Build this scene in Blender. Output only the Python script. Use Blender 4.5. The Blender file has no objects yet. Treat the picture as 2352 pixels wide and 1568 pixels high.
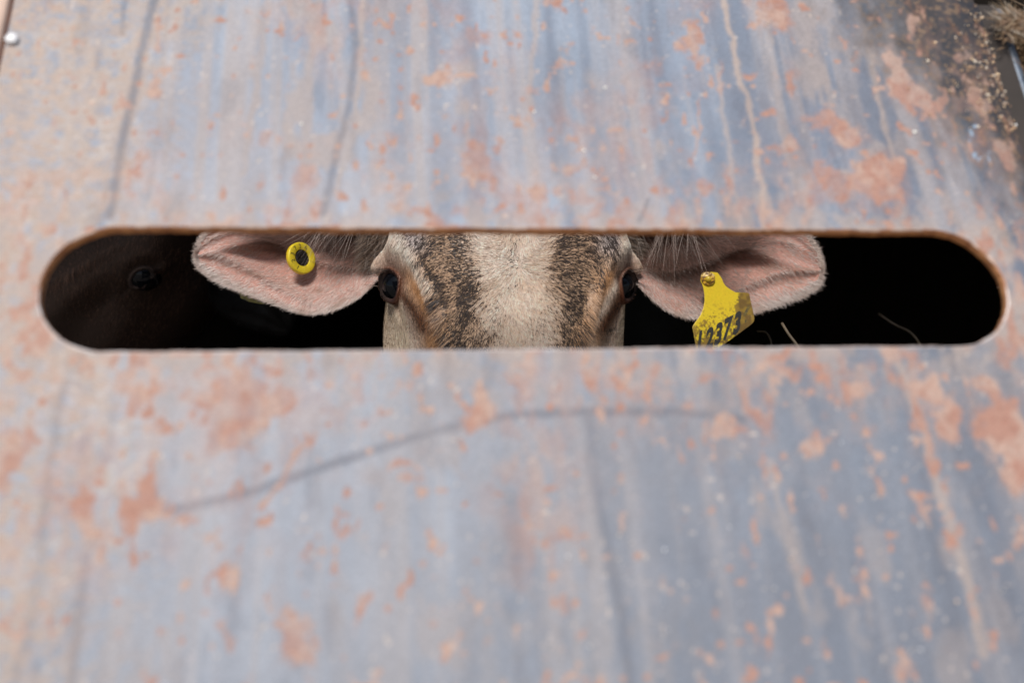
import bpy, math, random
import numpy as np
from mathutils import Vector, Matrix

random.seed(7)
rng = np.random.default_rng(11)
R = math.radians
scene = bpy.context.scene
COL = scene.collection

# ------------------------------------------------------------------ camera
PITCH = R(3.9)
CAM = np.array([0.0, 0.0, 1.25])
HEAD_D = 1.10                       # distance of the cow's face
cam_data = bpy.data.cameras.new('camera')
cam_data.sensor_width = 36.0
cam_data.lens = 35.0
cam_data.clip_start = 0.02
cam_data.clip_end = 400.0
cam_data.dof.use_dof = True
cam_data.dof.focus_distance = 1.105
cam_data.dof.aperture_fstop = 2.7
cam = bpy.data.objects.new('camera', cam_data)
cam.location = CAM
cam.rotation_euler = (R(90) - PITCH, 0, 0)
COL.objects.link(cam)
scene.camera = cam

# ------------------------------------------------------------------ world and sun
SUN_EL, SUN_AZ = R(51), R(-14)      # azimuth: 0 = straight behind the camera, negative = from the left
world = bpy.data.worlds.new('World')
scene.world = world
world.use_nodes = True
wn = world.node_tree.nodes
wl = world.node_tree.links
wn.clear()
w_out = wn.new('ShaderNodeOutputWorld')
w_bg = wn.new('ShaderNodeBackground')
w_sky = wn.new('ShaderNodeTexSky')
w_sky.sky_type = 'NISHITA'
w_sky.sun_disc = False
w_sky.sun_elevation = SUN_EL
w_sky.sun_rotation = R(180) + SUN_AZ * -1.0
w_sky.air_density = 1.0
w_sky.dust_density = 1.6
w_sky.ozone_density = 1.0
w_bg.inputs['Strength'].default_value = 0.105
wl.new(w_sky.outputs[0], w_bg.inputs['Color'])
wl.new(w_bg.outputs[0], w_out.inputs['Surface'])

sun_data = bpy.data.lights.new('sun', 'SUN')
sun_data.energy = 3.1
sun_data.angle = R(14)
sun_data.color = (1.0, 0.94, 0.86)
sun = bpy.data.objects.new('sun', sun_data)
to_sun = Vector((math.sin(SUN_AZ) * math.cos(SUN_EL), -math.cos(SUN_AZ) * math.cos(SUN_EL), math.sin(SUN_EL)))
sun.rotation_euler = to_sun.to_track_quat('Z', 'Y').to_euler()
sun.location = to_sun * 20
COL.objects.link(sun)

scene.view_settings.view_transform = 'Standard'
scene.view_settings.look = 'None'
scene.view_settings.gamma = 1.0
scene.view_settings.use_curve_mapping = False
scene.view_settings.exposure = 0.22

# ------------------------------------------------------------------ measuring helpers (photo at 2352 x 1568)
KPX = 36.0 / 35.0 / 2352.0
F_ = np.array([0, math.cos(PITCH), -math.sin(PITCH)])
U_ = np.array([0, math.sin(PITCH), math.cos(PITCH)])
R_ = np.array([1.0, 0, 0])

def W(px, py, d):
    return CAM + d * (F_ + R_ * (px - 1176) * KPX + U_ * (784 - py) * KPX)

# ------------------------------------------------------------------ numpy noise
def _h(i, j, k, s):
    n = (i.astype(np.int64) * 374761393 + j.astype(np.int64) * 668265263 + k.astype(np.int64) * 2147483647 + s * 974634777) & 0xFFFFFFFF
    n = ((n ^ (n >> 13)) * 1274126177) & 0xFFFFFFFF
    n = n ^ (n >> 16)
    return (n & 0xFFFFFF) / float(0xFFFFFF)

def noise3(x, y, z, seed=0):
    x, y, z = np.broadcast_arrays(np.asarray(x, float), np.asarray(y, float), np.asarray(z, float))
    i, j, k = np.floor(x), np.floor(y), np.floor(z)
    fx, fy, fz = x - i, y - j, z - k
    fx = fx * fx * (3 - 2 * fx); fy = fy * fy * (3 - 2 * fy); fz = fz * fz * (3 - 2 * fz)
    r = 0
    for a in (0, 1):
        for b in (0, 1):
            for c in (0, 1):
                w = (fx if a else 1 - fx) * (fy if b else 1 - fy) * (fz if c else 1 - fz)
                r = r + w * _h(i + a, j + b, k + c, seed)
    return r

def fbm(x, y, z=0.0, seed=0, octs=4):
    s = 0; a = 0.5; t = 0
    for o in range(octs):
        s = s + a * noise3(np.asarray(x) * 2 ** o, np.asarray(y) * 2 ** o, np.asarray(z) * 2 ** o, seed + o * 17)
        t += a; a *= 0.5
    return s / t

def sstep(a, b, x):
    t = np.clip((x - a) / (b - a), 0, 1)
    return t * t * (3 - 2 * t)

def mixc(c, c2, m):
    m = np.asarray(m)[..., None]
    return c * (1 - m) + np.asarray(c2) * m

# ------------------------------------------------------------------ object helpers
def link(o, parent=None):
    COL.objects.link(o)
    if parent is not None:
        o.parent = parent
    return o

def tag(o, label=None, cat=None, group=None, kind=None):
    if label: o['label'] = label
    if cat: o['category'] = cat
    if group: o['group'] = group
    if kind: o['kind'] = kind
    return o

def empty(name, loc=(0, 0, 0)):
    o = bpy.data.objects.new(name, None)
    o.empty_display_size = 0.1
    o.location = loc
    COL.objects.link(o)
    return o

def mesh_np(name, V, faces, mats, parent=None, colors=None, smooth=True, extra=None, mat_index=None, loc=None):
    """faces: list of int arrays (n,3) or (n,4)"""
    me = bpy.data.meshes.new(name)
    V = np.asarray(V, dtype=np.float64)
    loc = np.zeros(3) if loc is None else np.asarray(loc, float)
    V = V - loc
    if not isinstance(faces, list):
        faces = [faces]
    faces = [np.asarray(f, dtype=np.int32) for f in faces if len(f)]
    nl = sum(f.size for f in faces)
    nf = sum(len(f) for f in faces)
    me.vertices.add(len(V)); me.vertices.foreach_set('co', V.astype(np.float32).ravel())
    me.loops.add(nl); me.loops.foreach_set('vertex_index', np.concatenate([f.ravel() for f in faces]))
    me.polygons.add(nf)
    sizes = np.concatenate([np.full(len(f), f.shape[1], dtype=np.int32) for f in faces])
    starts = np.concatenate([[0], np.cumsum(sizes)[:-1]]).astype(np.int32)
    me.polygons.foreach_set('loop_start', starts)
    me.polygons.foreach_set('loop_total', sizes)
    me.polygons.foreach_set('use_smooth', np.full(nf, smooth))
    if mat_index is not None:
        me.polygons.foreach_set('material_index', np.asarray(mat_index, dtype=np.int32))
    me.update(calc_edges=True)
    if colors is not None:
        ca = me.color_attributes.new('paint', 'FLOAT_COLOR', 'POINT')
        c4 = np.ones((len(V), 4), dtype=np.float32); c4[:, :3] = colors
        ca.data.foreach_set('color', c4.ravel())
    if extra:
        for k, v in extra.items():
            at = me.attributes.new(k, 'FLOAT', 'POINT')
            at.data.foreach_set('value', np.asarray(v, dtype=np.float32))
    for m in (mats if isinstance(mats, (list, tuple)) else [mats]):
        me.materials.append(m)
    o = bpy.data.objects.new(name, me)
    o.location = loc
    return link(o, parent)

def grid_faces(n, m, wrap=False, off=0, flip=False):
    """n rows, m columns of vertices"""
    i = np.arange(n - 1)[:, None]
    j = np.arange(m if wrap else m - 1)[None, :]
    j2 = (j + 1) % m
    f = np.stack(np.broadcast_arrays(i * m + j, i * m + j2, (i + 1) * m + j2, (i + 1) * m + j), -1).reshape(-1, 4) + off
    return f[:, ::-1] if flip else f

def box_vf(c, s, ax=None):
    c = np.asarray(c, float); s = np.asarray(s, float) / 2
    ax = np.eye(3) if ax is None else np.asarray(ax, float)
    co = np.array([[x, y, z] for x in (-1, 1) for y in (-1, 1) for z in (-1, 1)], float) * s
    V = c + co @ ax
    Fq = np.array([[0, 1, 3, 2], [4, 6, 7, 5], [0, 4, 5, 1], [2, 3, 7, 6], [0, 2, 6, 4], [1, 5, 7, 3]])
    return V, Fq

def box(name, c, s, mat, parent=None, ax=None, bevel=0.0):
    V, Fq = box_vf(c, s, ax)
    o = mesh_np(name, V, Fq, mat, parent, smooth=False, loc=np.asarray(c, float) if parent is None else None)
    if bevel:
        b = o.modifiers.new('bevel', 'BEVEL'); b.width = bevel; b.segments = 2
    return o

def tube_vf(pts, rad, n=8, cap=True):
    pts = np.asarray(pts, float); N = len(pts)
    rad = np.broadcast_to(np.asarray(rad, float), (N,))
    T = np.gradient(pts, axis=0); T /= np.linalg.norm(T, axis=1)[:, None]
    ref = np.array([0.13, 0.2, 0.97]); 
    if abs(T[0] @ ref) > 0.9: ref = np.array([1.0, 0.1, 0])
    V = []
    a = np.cross(T[0], ref); a /= np.linalg.norm(a)
    for i in range(N):
        a = a - (a @ T[i]) * T[i]; a /= np.linalg.norm(a)
        b = np.cross(T[i], a)
        th = np.arange(n) / n * 2 * np.pi
        V.append(pts[i] + rad[i] * (np.cos(th)[:, None] * a + np.sin(th)[:, None] * b))
    V = np.concatenate(V)
    Fq = grid_faces(N, n, wrap=True)
    faces = [Fq]
    if cap:
        V = np.vstack([V, pts[0], pts[-1]])
        c0, c1 = len(V) - 2, len(V) - 1
        i = np.arange(n)
        faces.append(np.stack([np.full(n, c0), (i + 1) % n, i], -1))
        faces.append(np.stack([np.full(n, c1), (N - 1) * n + i, (N - 1) * n + (i + 1) % n], -1))
    return V, faces

# ------------------------------------------------------------------ materials
def mat_new(name):
    m = bpy.data.materials.new(name); m.use_nodes = True
    nt = m.node_tree
    return m, nt, nt.nodes['Principled BSDF']

def mat_plain(name, col, rough=0.7, metal=0.0, noise=0.0, scale=40, bump=0.0, spec=0.5, col2=None, stretch=(1, 1, 1)):
    m, nt, p = mat_new(name)
    p.inputs['Roughness'].default_value = rough
    p.inputs['Metallic'].default_value = metal
    p.inputs['Specular IOR Level'].default_value = spec
    p.inputs['Base Color'].default_value = (*col, 1)
    if noise or col2 is not None or bump:
        tc = nt.nodes.new('ShaderNodeTexCoord'); mp = nt.nodes.new('ShaderNodeMapping')
        mp.inputs['Scale'].default_value = stretch
        nz = nt.nodes.new('ShaderNodeTexNoise'); nz.inputs['Scale'].default_value = scale; nz.inputs['Detail'].default_value = 6
        nt.links.new(tc.outputs['Object'], mp.inputs['Vector']); nt.links.new(mp.outputs[0], nz.inputs['Vector'])
        rp = nt.nodes.new('ShaderNodeValToRGB')
        rp.color_ramp.elements[0].position = 0.35; rp.color_ramp.elements[1].position = 0.68
        c2 = col2 if col2 is not None else tuple(c * (1 - noise) for c in col)
        rp.color_ramp.elements[0].color = (*c2, 1); rp.color_ramp.elements[1].color = (*col, 1)
        nt.links.new(nz.outputs['Fac'], rp.inputs[0]); nt.links.new(rp.outputs[0], p.inputs['Base Color'])
        if bump:
            bp = nt.nodes.new('ShaderNodeBump'); bp.inputs['Strength'].default_value = bump; bp.inputs['Distance'].default_value = 0.004
            nt.links.new(nz.outputs['Fac'], bp.inputs['Height']); nt.links.new(bp.outputs[0], p.inputs['Normal'])
    return m

def mat_attr(name, rough=0.6, spec=0.3, metal=0.0, noise_amt=0.0, scale=400, sheen=0.0):
    m, nt, p = mat_new(name)
    at = nt.nodes.new('ShaderNodeAttribute'); at.attribute_name = 'paint'
    p.inputs['Roughness'].default_value = rough
    p.inputs['Specular IOR Level'].default_value = spec
    p.inputs['Metallic'].default_value = metal
    if sheen:
        p.inputs['Sheen Weight'].default_value = sheen
    if noise_amt:
        tc = nt.nodes.new('ShaderNodeTexCoord')
        nz = nt.nodes.new('ShaderNodeTexNoise'); nz.inputs['Scale'].default_value = scale; nz.inputs['Detail'].default_value = 5
        nt.links.new(tc.outputs['Object'], nz.inputs['Vector'])
        mr = nt.nodes.new('ShaderNodeMapRange')
        mr.inputs['From Min'].default_value = 0.3; mr.inputs['From Max'].default_value = 0.7
        mr.inputs['To Min'].default_value = 1 - noise_amt; mr.inputs['To Max'].default_value = 1 + noise_amt
        nt.links.new(nz.outputs['Fac'], mr.inputs['Value'])
        mx = nt.nodes.new('ShaderNodeVectorMath'); mx.operation = 'SCALE'
        nt.links.new(at.outputs['Color'], mx.inputs[0]); nt.links.new(mr.outputs[0], mx.inputs['Scale'])
        nt.links.new(mx.outputs[0], p.inputs['Base Color'])
    else:
        nt.links.new(at.outputs['Color'], p.inputs['Base Color'])
    return m

M_fur = mat_attr('cow_hair', rough=0.45, spec=0.4)
M_skin = mat_attr('cow_skin', rough=0.7, spec=0.2, noise_amt=0.15, scale=300)
M_blackfur = mat_attr('dark_cow_hair', rough=0.6, spec=0.10)
M_eye, _nt, _p = mat_new('eye_glossy')
_p.inputs['Roughness'].default_value = 0.03
_p.inputs['Base Color'].default_value = (0.003, 0.0035, 0.005, 1)
_p.inputs['IOR'].default_value = 1.36
_p.inputs['Specular IOR Level'].default_value = 0.25
M_steel_cut = mat_plain('rusted_cut_edge', (0.66, 0.31, 0.12), 0.85, 0, scale=150, col2=(0.38, 0.15, 0.06), bump=0.4)
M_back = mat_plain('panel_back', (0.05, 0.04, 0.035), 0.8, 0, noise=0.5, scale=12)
M_bluepaint = mat_plain('blue_grey_steel', (0.12, 0.16, 0.22), 0.45, 0.3, scale=60, col2=(0.07, 0.085, 0.11))
M_rustpost = mat_plain('rusty_pale_steel', (0.62, 0.45, 0.36), 0.7, 0.0, scale=25, col2=(0.46, 0.33, 0.26), stretch=(1, 1, .2), bump=.2)
M_bolt = mat_plain('zinc_bolt', (0.82, 0.82, 0.83), 0.4, 0.1, noise=.2, scale=200)
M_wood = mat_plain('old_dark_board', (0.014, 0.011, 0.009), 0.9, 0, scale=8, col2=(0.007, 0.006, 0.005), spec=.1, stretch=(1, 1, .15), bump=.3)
M_roof = mat_plain('shade_roof_sheet', (0.06, 0.055, 0.05), 0.7, 0.2, noise=.5, scale=5)
M_ground = mat_plain('yard_earth', (0.36, 0.31, 0.26), 0.95, 0, scale=3, col2=(0.26, 0.22, 0.18), bump=.5)
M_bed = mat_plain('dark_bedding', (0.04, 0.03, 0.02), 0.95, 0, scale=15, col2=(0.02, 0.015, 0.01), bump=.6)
M_yellow = mat_attr('yellow_plastic', rough=0.38, spec=0.45, noise_amt=0.06, scale=500)
M_ink = mat_plain('black_print', (0.02, 0.02, 0.018), 0.6, 0, noise=.5, scale=300)
M_inkworn = mat_plain('worn_print', (0.06, 0.045, 0.028), 0.7, 0, scale=600, col2=(0.16, 0.12, 0.02))
M_hole = mat_plain('dark_dirt_plug', (0.012, 0.010, 0.009), 0.6, 0, noise=.5, scale=250, bump=.5, spec=.3)
M_straw = mat_plain('straw', (0.17, 0.13, 0.085), 0.6, 0, noise=.3, scale=60)
M_hay = mat_attr('hay_stems', rough=0.7, spec=0.3)
M_chaff = mat_attr('chaff_flecks', rough=0.6, spec=0.3)

# ================================================================== THE SETTING
n = 40
gx = np.linspace(-1, 1, n); gx = np.sign(gx) * np.abs(gx) ** 2.2 * 150
GX, GY = np.meshgrid(gx, gx)
GZ = (fbm(GX * 1.5, GY * 1.5, seed=3) - 0.5) * 0.05 - 0.02
tag(mesh_np('ground', np.stack([GX, GY, GZ], -1).reshape(-1, 3), grid_faces(n, n), M_ground), kind='structure')

# cattle shed: unseen low roof added to darken all behind the cow's face, board walls on three sides
shed = empty('cattle_shed', (0, 2.5, 0))
tag(shed, 'dark low board shed behind the steel panel with the cattle inside, its unseen low roof added for shade', 'shed')
def in_shed(o):
    o.parent = shed
    o.matrix_parent_inverse = Matrix.Translation((0, -2.5, 0))
    return o
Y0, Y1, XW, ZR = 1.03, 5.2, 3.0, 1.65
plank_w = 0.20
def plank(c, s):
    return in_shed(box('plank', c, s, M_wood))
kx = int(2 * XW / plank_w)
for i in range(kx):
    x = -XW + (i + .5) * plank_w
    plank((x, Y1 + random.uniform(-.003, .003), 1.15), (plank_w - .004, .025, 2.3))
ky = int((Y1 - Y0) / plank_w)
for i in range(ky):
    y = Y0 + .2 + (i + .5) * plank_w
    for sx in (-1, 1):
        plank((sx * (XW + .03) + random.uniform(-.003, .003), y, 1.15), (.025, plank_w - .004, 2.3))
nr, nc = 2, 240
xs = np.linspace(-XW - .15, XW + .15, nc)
def shade_roof(ya, yb, za, zb):
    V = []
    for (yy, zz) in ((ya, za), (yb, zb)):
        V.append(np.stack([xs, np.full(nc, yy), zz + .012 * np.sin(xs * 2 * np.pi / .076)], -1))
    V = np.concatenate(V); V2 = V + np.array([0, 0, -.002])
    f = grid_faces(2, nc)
    return in_shed(mesh_np('shade_roof', np.vstack([V, V2]), np.vstack([f, f[:, ::-1] + 2 * nc]), M_roof))
shade_roof(Y0, 3.2, ZR + .02, ZR + .28)
shade_roof(3.15, Y1 + .2, ZR + .30, ZR + .56)
in_shed(box('shade_lintel', (0, Y0 + .06, ZR - .06), (2 * XW + .2, .05, .12), M_wood))  # unseen beam added to keep daylight off everything behind the head
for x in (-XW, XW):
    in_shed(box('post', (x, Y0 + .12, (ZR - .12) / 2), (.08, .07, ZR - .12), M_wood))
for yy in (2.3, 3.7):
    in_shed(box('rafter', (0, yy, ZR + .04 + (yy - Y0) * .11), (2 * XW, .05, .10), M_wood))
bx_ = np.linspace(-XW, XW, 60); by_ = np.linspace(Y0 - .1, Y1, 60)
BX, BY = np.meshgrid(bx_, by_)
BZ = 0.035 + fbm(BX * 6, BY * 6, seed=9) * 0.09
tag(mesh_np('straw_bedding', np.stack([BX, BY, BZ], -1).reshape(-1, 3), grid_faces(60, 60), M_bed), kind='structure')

# ================================================================== THE STEEL PANEL
TILT, YAW = R(28.9), R(5.5)
Pc = W(1205, 660, 0.70)
A_ = np.array([math.cos(YAW), math.sin(YAW), 0])
N0 = np.array([-math.sin(YAW), math.cos(YAW), 0])
B_ = math.cos(TILT) * np.array([0, 0, 1.0]) + math.sin(TILT) * N0
N_ = np.cross(A_, B_)             # towards the camera side

def on_panel(px, py):
    """panel coordinates of a measured photo point"""
    d = F_ + R_ * (px - 1176) * KPX + U_ * (784 - py) * KPX
    t = ((Pc - CAM) @ N_) / (d @ N_)
    q = CAM + t * d - Pc
    return q @ A_, q @ B_

def P3(a, b, h=0.0):
    a = np.asarray(a)[..., None]; b = np.asarray(b)[..., None]; h = np.asarray(h)[..., None]
    return Pc + a * A_ + b * B_ + h * N_

SLOT = dict(a0=on_panel(92, 665)[0], a1=on_panel(2318, 690)[0], top=on_panel(1205, 527)[1], bot=on_panel(1205, 799)[1])
sr = (SLOT['top'] - SLOT['bot']) / 2
sb = (SLOT['top'] + SLOT['bot']) / 2
sc_a = (SLOT['a0'] + SLOT['a1']) / 2
sl = (SLOT['a1'] - SLOT['a0']) / 2
sc = sl - sr
EA0, EA1 = on_panel(18, 60)[0], on_panel(2317, 60)[0]
BT = on_panel(1176, -34)[1]
BB = on_panel(1176, 1568)[1] - 0.22
print('slot', SLOT, 'r', sr, 'edges', EA0, EA1, BT, BB)

def bump_h(a, b):
    """gentle waviness of the sheet and the pressed crease"""
    h = (fbm(a * 7 + 3, b * 5, seed=21, octs=3) - .5) * .006
    side = np.clip((a - (EA1 - .055)) / .055, 0, None)       # right border rolls away
    h = h - side ** 2 * .016
    return h

EPS = .0016
def slot_h(a):
    q = np.clip((np.abs(a - sc_a) - sc) / (sr + EPS), -1, 1)
    q = np.maximum(q, 0)
    return (sr + EPS) * np.sqrt(np.clip(1 - q * q, 0, 1))

th = np.linspace(0, np.pi / 2, 40)
a_l = sc_a - sc - (sr + EPS) * np.cos(th)          # left end -> start of straight
a_m = np.linspace(sc_a - sc, sc_a + sc, 380)[1:-1]
a_r = sc_a + sc + (sr + EPS) * np.sin(th)
ca = np.concatenate([np.linspace(EA0, a_l[0], 46)[:-1], a_l, a_m, a_r, np.linspace(a_r[-1], EA1, 46)[1:]])
nca = len(ca)
kr = 210
tt = np.linspace(0, 1, kr)
inside = (np.abs(ca - sc_a) < sc + sr + EPS - 1e-9)
hh = np.where(inside, slot_h(ca), 0)
visb = on_panel(1176, 1600)[1]
top = sb + hh[None, :] + (BT - sb - hh)[None, :] * tt[:, None]
bot_t = np.concatenate([np.linspace(0, (sb - visb) / (sb - BB), kr), np.linspace((sb - visb) / (sb - BB), 1, 20)[1:]])
bot = sb - hh[None, :] - (sb - hh - BB)[None, :] * bot_t[:, None]
AA1 = np.broadcast_to(ca, top.shape); AA2 = np.broadcast_to(ca, bot.shape)
va = np.concatenate([AA1.ravel(), AA2.ravel()]); vb = np.concatenate([top.ravel(), bot.ravel()])

# ---- paint and rust worked out per point in panel coordinates (metres)
MPX = 0.70 * KPX                     # size of one photo pixel on the sheet near the slot
def seg_dist(a, b, pts):
    P = np.array([on_panel(*p[:2]) for p in pts]); d = np.full(a.shape, 9.0)
    for i in range(len(P) - 1):
        p, q = P[i], P[i + 1]; v = q - p; L = v @ v
        t = np.clip(((a - p[0]) * v[0] + (b - p[1]) * v[1]) / L, 0, 1)
        d = np.minimum(d, np.hypot(a - p[0] - t * v[0], b - p[1] - t * v[1]))
    return d

RUST = [ # px, py, half width, half height, strength
 (1015,186,22,17,.9),(1060,186,18,12,.7),(1125,194,16,10,.6),(1090,370,30,40,.6),(1070,300,14,20,.6),(1198,280,10,28,.8),
 (1276,17,18,12,.7),(1431,12,10,8,.6),(1766,30,28,40,.8),(1576,75,20,36,.8),(1595,120,14,20,.6),(1621,45,8,30,.7),(1408,110,8,15,.6),(1471,118,22,7,.5),(1318,127,8,12,.5),
 (1290,165,26,7,.7),(1221,190,20,10,.4),(1528,268,8,20,.6),(1326,330,13,14,.7),(1616,370,9,9,.7),(2062,150,26,40,.95),(2080,200,34,36,.95),(2115,240,20,28,.9),
 (1820,190,16,42,.6),(1926,300,38,36,.8),(1886,272,32,22,.6),(2020,430,64,60,.8),(2050,395,24,20,.8),(1920,425,42,38,.65),(1850,440,38,40,.4),(1796,340,28,16,.55),
 (1948,112,12,14,.7),(2086,62,13,28,.8),(2152,225,15,30,.8),(2192,125,17,15,.8),(2271,252,18,28,.85),(2302,352,30,26,.9),(2310,422,10,12,.8),(1330,388,42,12,.5),
 (1222,440,24,20,.6),(1288,436,22,15,.6),(1611,425,14,17,.6),(1406,452,32,8,.5),(1668,430,13,52,.55),(1640,170,7,40,.5),(1722,180,7,12,.8),(1738,262,10,5,.7),
 (355,190,12,26,.7),(370,90,10,30,.55),(318,400,15,56,.6),(240,200,14,10,.5),(290,238,14,15,.6),(925,372,8,7,.8),(875,428,8,8,.7),(842,350,14,9,.7),(690,430,26,42,.4),
 (620,320,16,30,.4),(490,270,10,8,.6),(38,430,22,22,.6),(48,155,10,10,.7),(142,458,8,7,.6),(125,300,7,10,.5),(1100,90,40,20,.3),(600,425,14,14,.5),(1140,330,16,20,.5),
 (470,920,55,50,.7),(560,900,75,55,.62),(560,975,70,55,.62),(620,930,50,50,.6),(500,1000,40,40,.5),(322,895,26,48,.7),(190,1170,36,72,.85),(335,1150,42,44,.85),(300,1205,26,30,.8),(350,1085,8,42,.7),
 (375,1160,26,10,.8),(420,1195,28,15,.6),(1105,955,40,32,.85),(1100,985,18,20,.7),(945,1085,32,16,.65),(970,1145,17,20,.6),(805,1245,24,17,.6),(515,1330,11,48,.7),(818,1390,20,40,.65),
 (682,1475,38,36,.7),(660,1440,14,30,.6),(535,1125,8,34,.7),(430,1040,10,10,.7),(15,1065,36,62,.6),(50,1304,14,16,.6),(905,900,30,9,.5),(710,1000,8,22,.6),(15,1430,34,14,.6),
 (635,1330,10,14,.6),(715,1430,10,18,.6),(530,1440,17,17,.6),(485,1560,18,18,.6),(825,1565,34,16,.7),(148,1090,12,14,.6),(475,1240,12,12,.6),(700,1290,9,12,.5),
 (2316,1010,54,94,1.0),(2300,940,40,40,.9),(2180,965,40,52,.95),(2118,885,30,50,.95),(2262,885,42,45,.75),(1666,980,36,22,.7),(1876,1025,28,20,.8),(1950,905,32,30,.65),(1741,930,16,58,.6),
 (1621,985,11,46,.55),(1366,870,30,34,.6),(1431,845,10,34,.6),(1426,940,7,22,.6),(1626,870,32,12,.6),(1776,854,62,13,.6),(1756,1085,8,34,.6),(2000,1080,10,20,.5),(2016,1130,13,10,.7),
 (2111,1180,16,26,.7),(2196,1225,20,28,.8),(2171,1135,12,28,.8),(2260,1234,9,9,.6),(2330,1220,15,20,.7),(1316,1555,24,17,.7),(1368,1562,22,14,.6),(2076,1545,20,28,.6),(1916,1365,20,18,.5),
 (1426,1090,10,10,.6),(1356,1240,11,10,.6),(1318,1400,13,18,.5),(1561,1010,10,14,.6),(1505,1510,10,10,.6),(1720,1270,14,14,.4),(1300,1190,18,20,.35),(2150,1420,16,20,.4),(1206,880,18,10,.7)]
wa = va + (fbm(va * 60, vb * 45, seed=31) - .5) * .030 + (fbm(va * 260, vb * 200, seed=33, octs=3) - .5) * .010
wb = vb + (fbm(va * 60, vb * 45, seed=41) - .5) * .036 + (fbm(va * 260, vb * 200, seed=43, octs=3) - .5) * .012
rust = np.zeros_like(va)
for (px, py, rw, rh, s) in RUST:
    a, b = on_panel(px, py); a2, _ = on_panel(px + rw, py); _, b2 = on_panel(px, py - rh)
    ra, rb = max(a2 - a, 1e-4), max(b2 - b, 1e-4)
    m = (np.abs(va - a) < ra * 2 + .04) & (np.abs(vb - b) < rb * 2 + .04)
    q = np.hypot((wa[m] - a) / ra, (wb[m] - b) / rb)
    rust[m] = np.maximum(rust[m], s * (.65 * (1 - sstep(.70, 1.12, q)) + .35 * (1 - sstep(.75, 1.55, q))))
for pts, w_, s in (([(1611,230),(1610,300),(1590,355)],3,.8), ([(695,1025),(650,1100),(595,1170)],7,.6), ([(2085,840),(2115,960),(2150,1080)],10,.55), ([(1700,880),(1750,990)],9,.5)):
    rust = np.maximum(rust, s * (1 - sstep(.6, 1.3, seg_dist(wa * .35 + va * .65, wb * .35 + vb * .65, pts) / (w_ * MPX))))
n_f = fbm(va * 420, vb * 300, seed=51, octs=3)
n_m = fbm(va * 110, vb * 70, seed=52)
n_spot = fbm(va * 150, vb * 110, seed=58, octs=3)
near_slot = np.exp(-np.maximum(0, np.abs(vb - sb) - sr) / .034)
spots = sstep(.64, .76, n_spot - .07 + .22 * (fbm(va * 16, vb * 11, seed=59) - .45) + .05 * near_slot + .04 * (n_m - .5)) * .75
rust = np.maximum(rust, spots)
haze_r = sstep(.50, .78, fbm(va * 11 + 2, vb * 7, seed=57)) * sstep(.35, .6, fbm(va * 120, vb * 60, seed=56)) * .28
rust = np.maximum(rust, haze_r)
rust = np.maximum(rust, near_slot * .60 * sstep(.40, .62, fbm(va * 34, vb * 22, seed=55)) * sstep(.38, .6, n_spot))
rust = rust * (.62 + .34 * n_f + .36 * sstep(.35, .65, n_spot))

# run-down streaks of dried slurry: strongly stretched noise
st1 = fbm(va * 75 + .6 * np.sin(vb * 7), vb * 2.2, seed=61, octs=3)
st2 = fbm(va * 230 + 1.5 * np.sin(vb * 5), vb * 6.0, seed=62, octs=3)
st3 = fbm(va * 26 + .3, vb * 1.6, seed=63, octs=2)
belowslot = sstep(sb + .02, sb - .05, vb)
cream = sstep(.47, .70, .5 * st1 + .3 * st2 + .25 * st3) * (.48 - .24 * belowslot)
cream = np.maximum(cream, sstep(.50, .66, fbm(va * 55, vb * 26, seed=66)) * sstep(.42, .6, fbm(va * 12, vb * 8, seed=67)) * (.6 - .3 * belowslot))
left_speck = sstep(EA0 + .19, EA0 + .03, va + (n_m - .5) * .10)
cream = np.maximum(cream, left_speck * sstep(.42, .62, fbm(va * 190, vb * 330, seed=71, octs=4)) * .95)
cream = np.maximum(cream, near_slot * sstep(.30, .60, fbm(va * 90, vb * 60, seed=72)) * .80)
for pts, w_, s in (([(372,0),(338,130),(300,300),(262,500)],8,.75), ([(340,0),(308,120),(270,300),(225,510)],7,.7), ([(830,0),(828,170),(812,300),(770,440)],9,.7),
                   ([(1661,0),(1696,165),(1726,260),(1751,450),(1756,520)],9,.95), ([(1985,60),(2010,190),(2050,370)],8,.8), ([(2095,30),(2140,140),(2180,240),(2205,330)],8,.85),
                   ([(1645,150),(1668,300),(1690,480)],8,.6), ([(615,0),(590,200),(555,400)],12,.55), ([(735,0),(712,150),(700,420)],13,.6), ([(385,0),(378,200),(365,300)],10,.5),
                   ([(1235,0),(1222,130),(1215,300)],9,.6), ([(1720,0),(1760,60),(1790,250),(1830,420)],16,.6), ([(1870,90),(1890,240)],9,.5),
                   ([(2060,830),(2110,960),(2150,1100),(2200,1260),(2240,1400),(2260,1500)],14,.75), ([(1770,1060),(1800,1200),(1850,1400)],10,.5), ([(215,1000),(180,1090)],10,.5), ([(180,1400),(150,1568)],10,.55)):
    d = seg_dist(va + (n_m - .5) * .007, vb, pts) / (w_ * MPX)
    cream = np.maximum(cream, s * (1 - sstep(.45, 1.25, d)) * (.75 + .35 * n_f))
fleck = sstep(.84, .88, fbm(va * 300, vb * 260, seed=81, octs=2)) * .6
dark = np.zeros_like(va)
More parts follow.
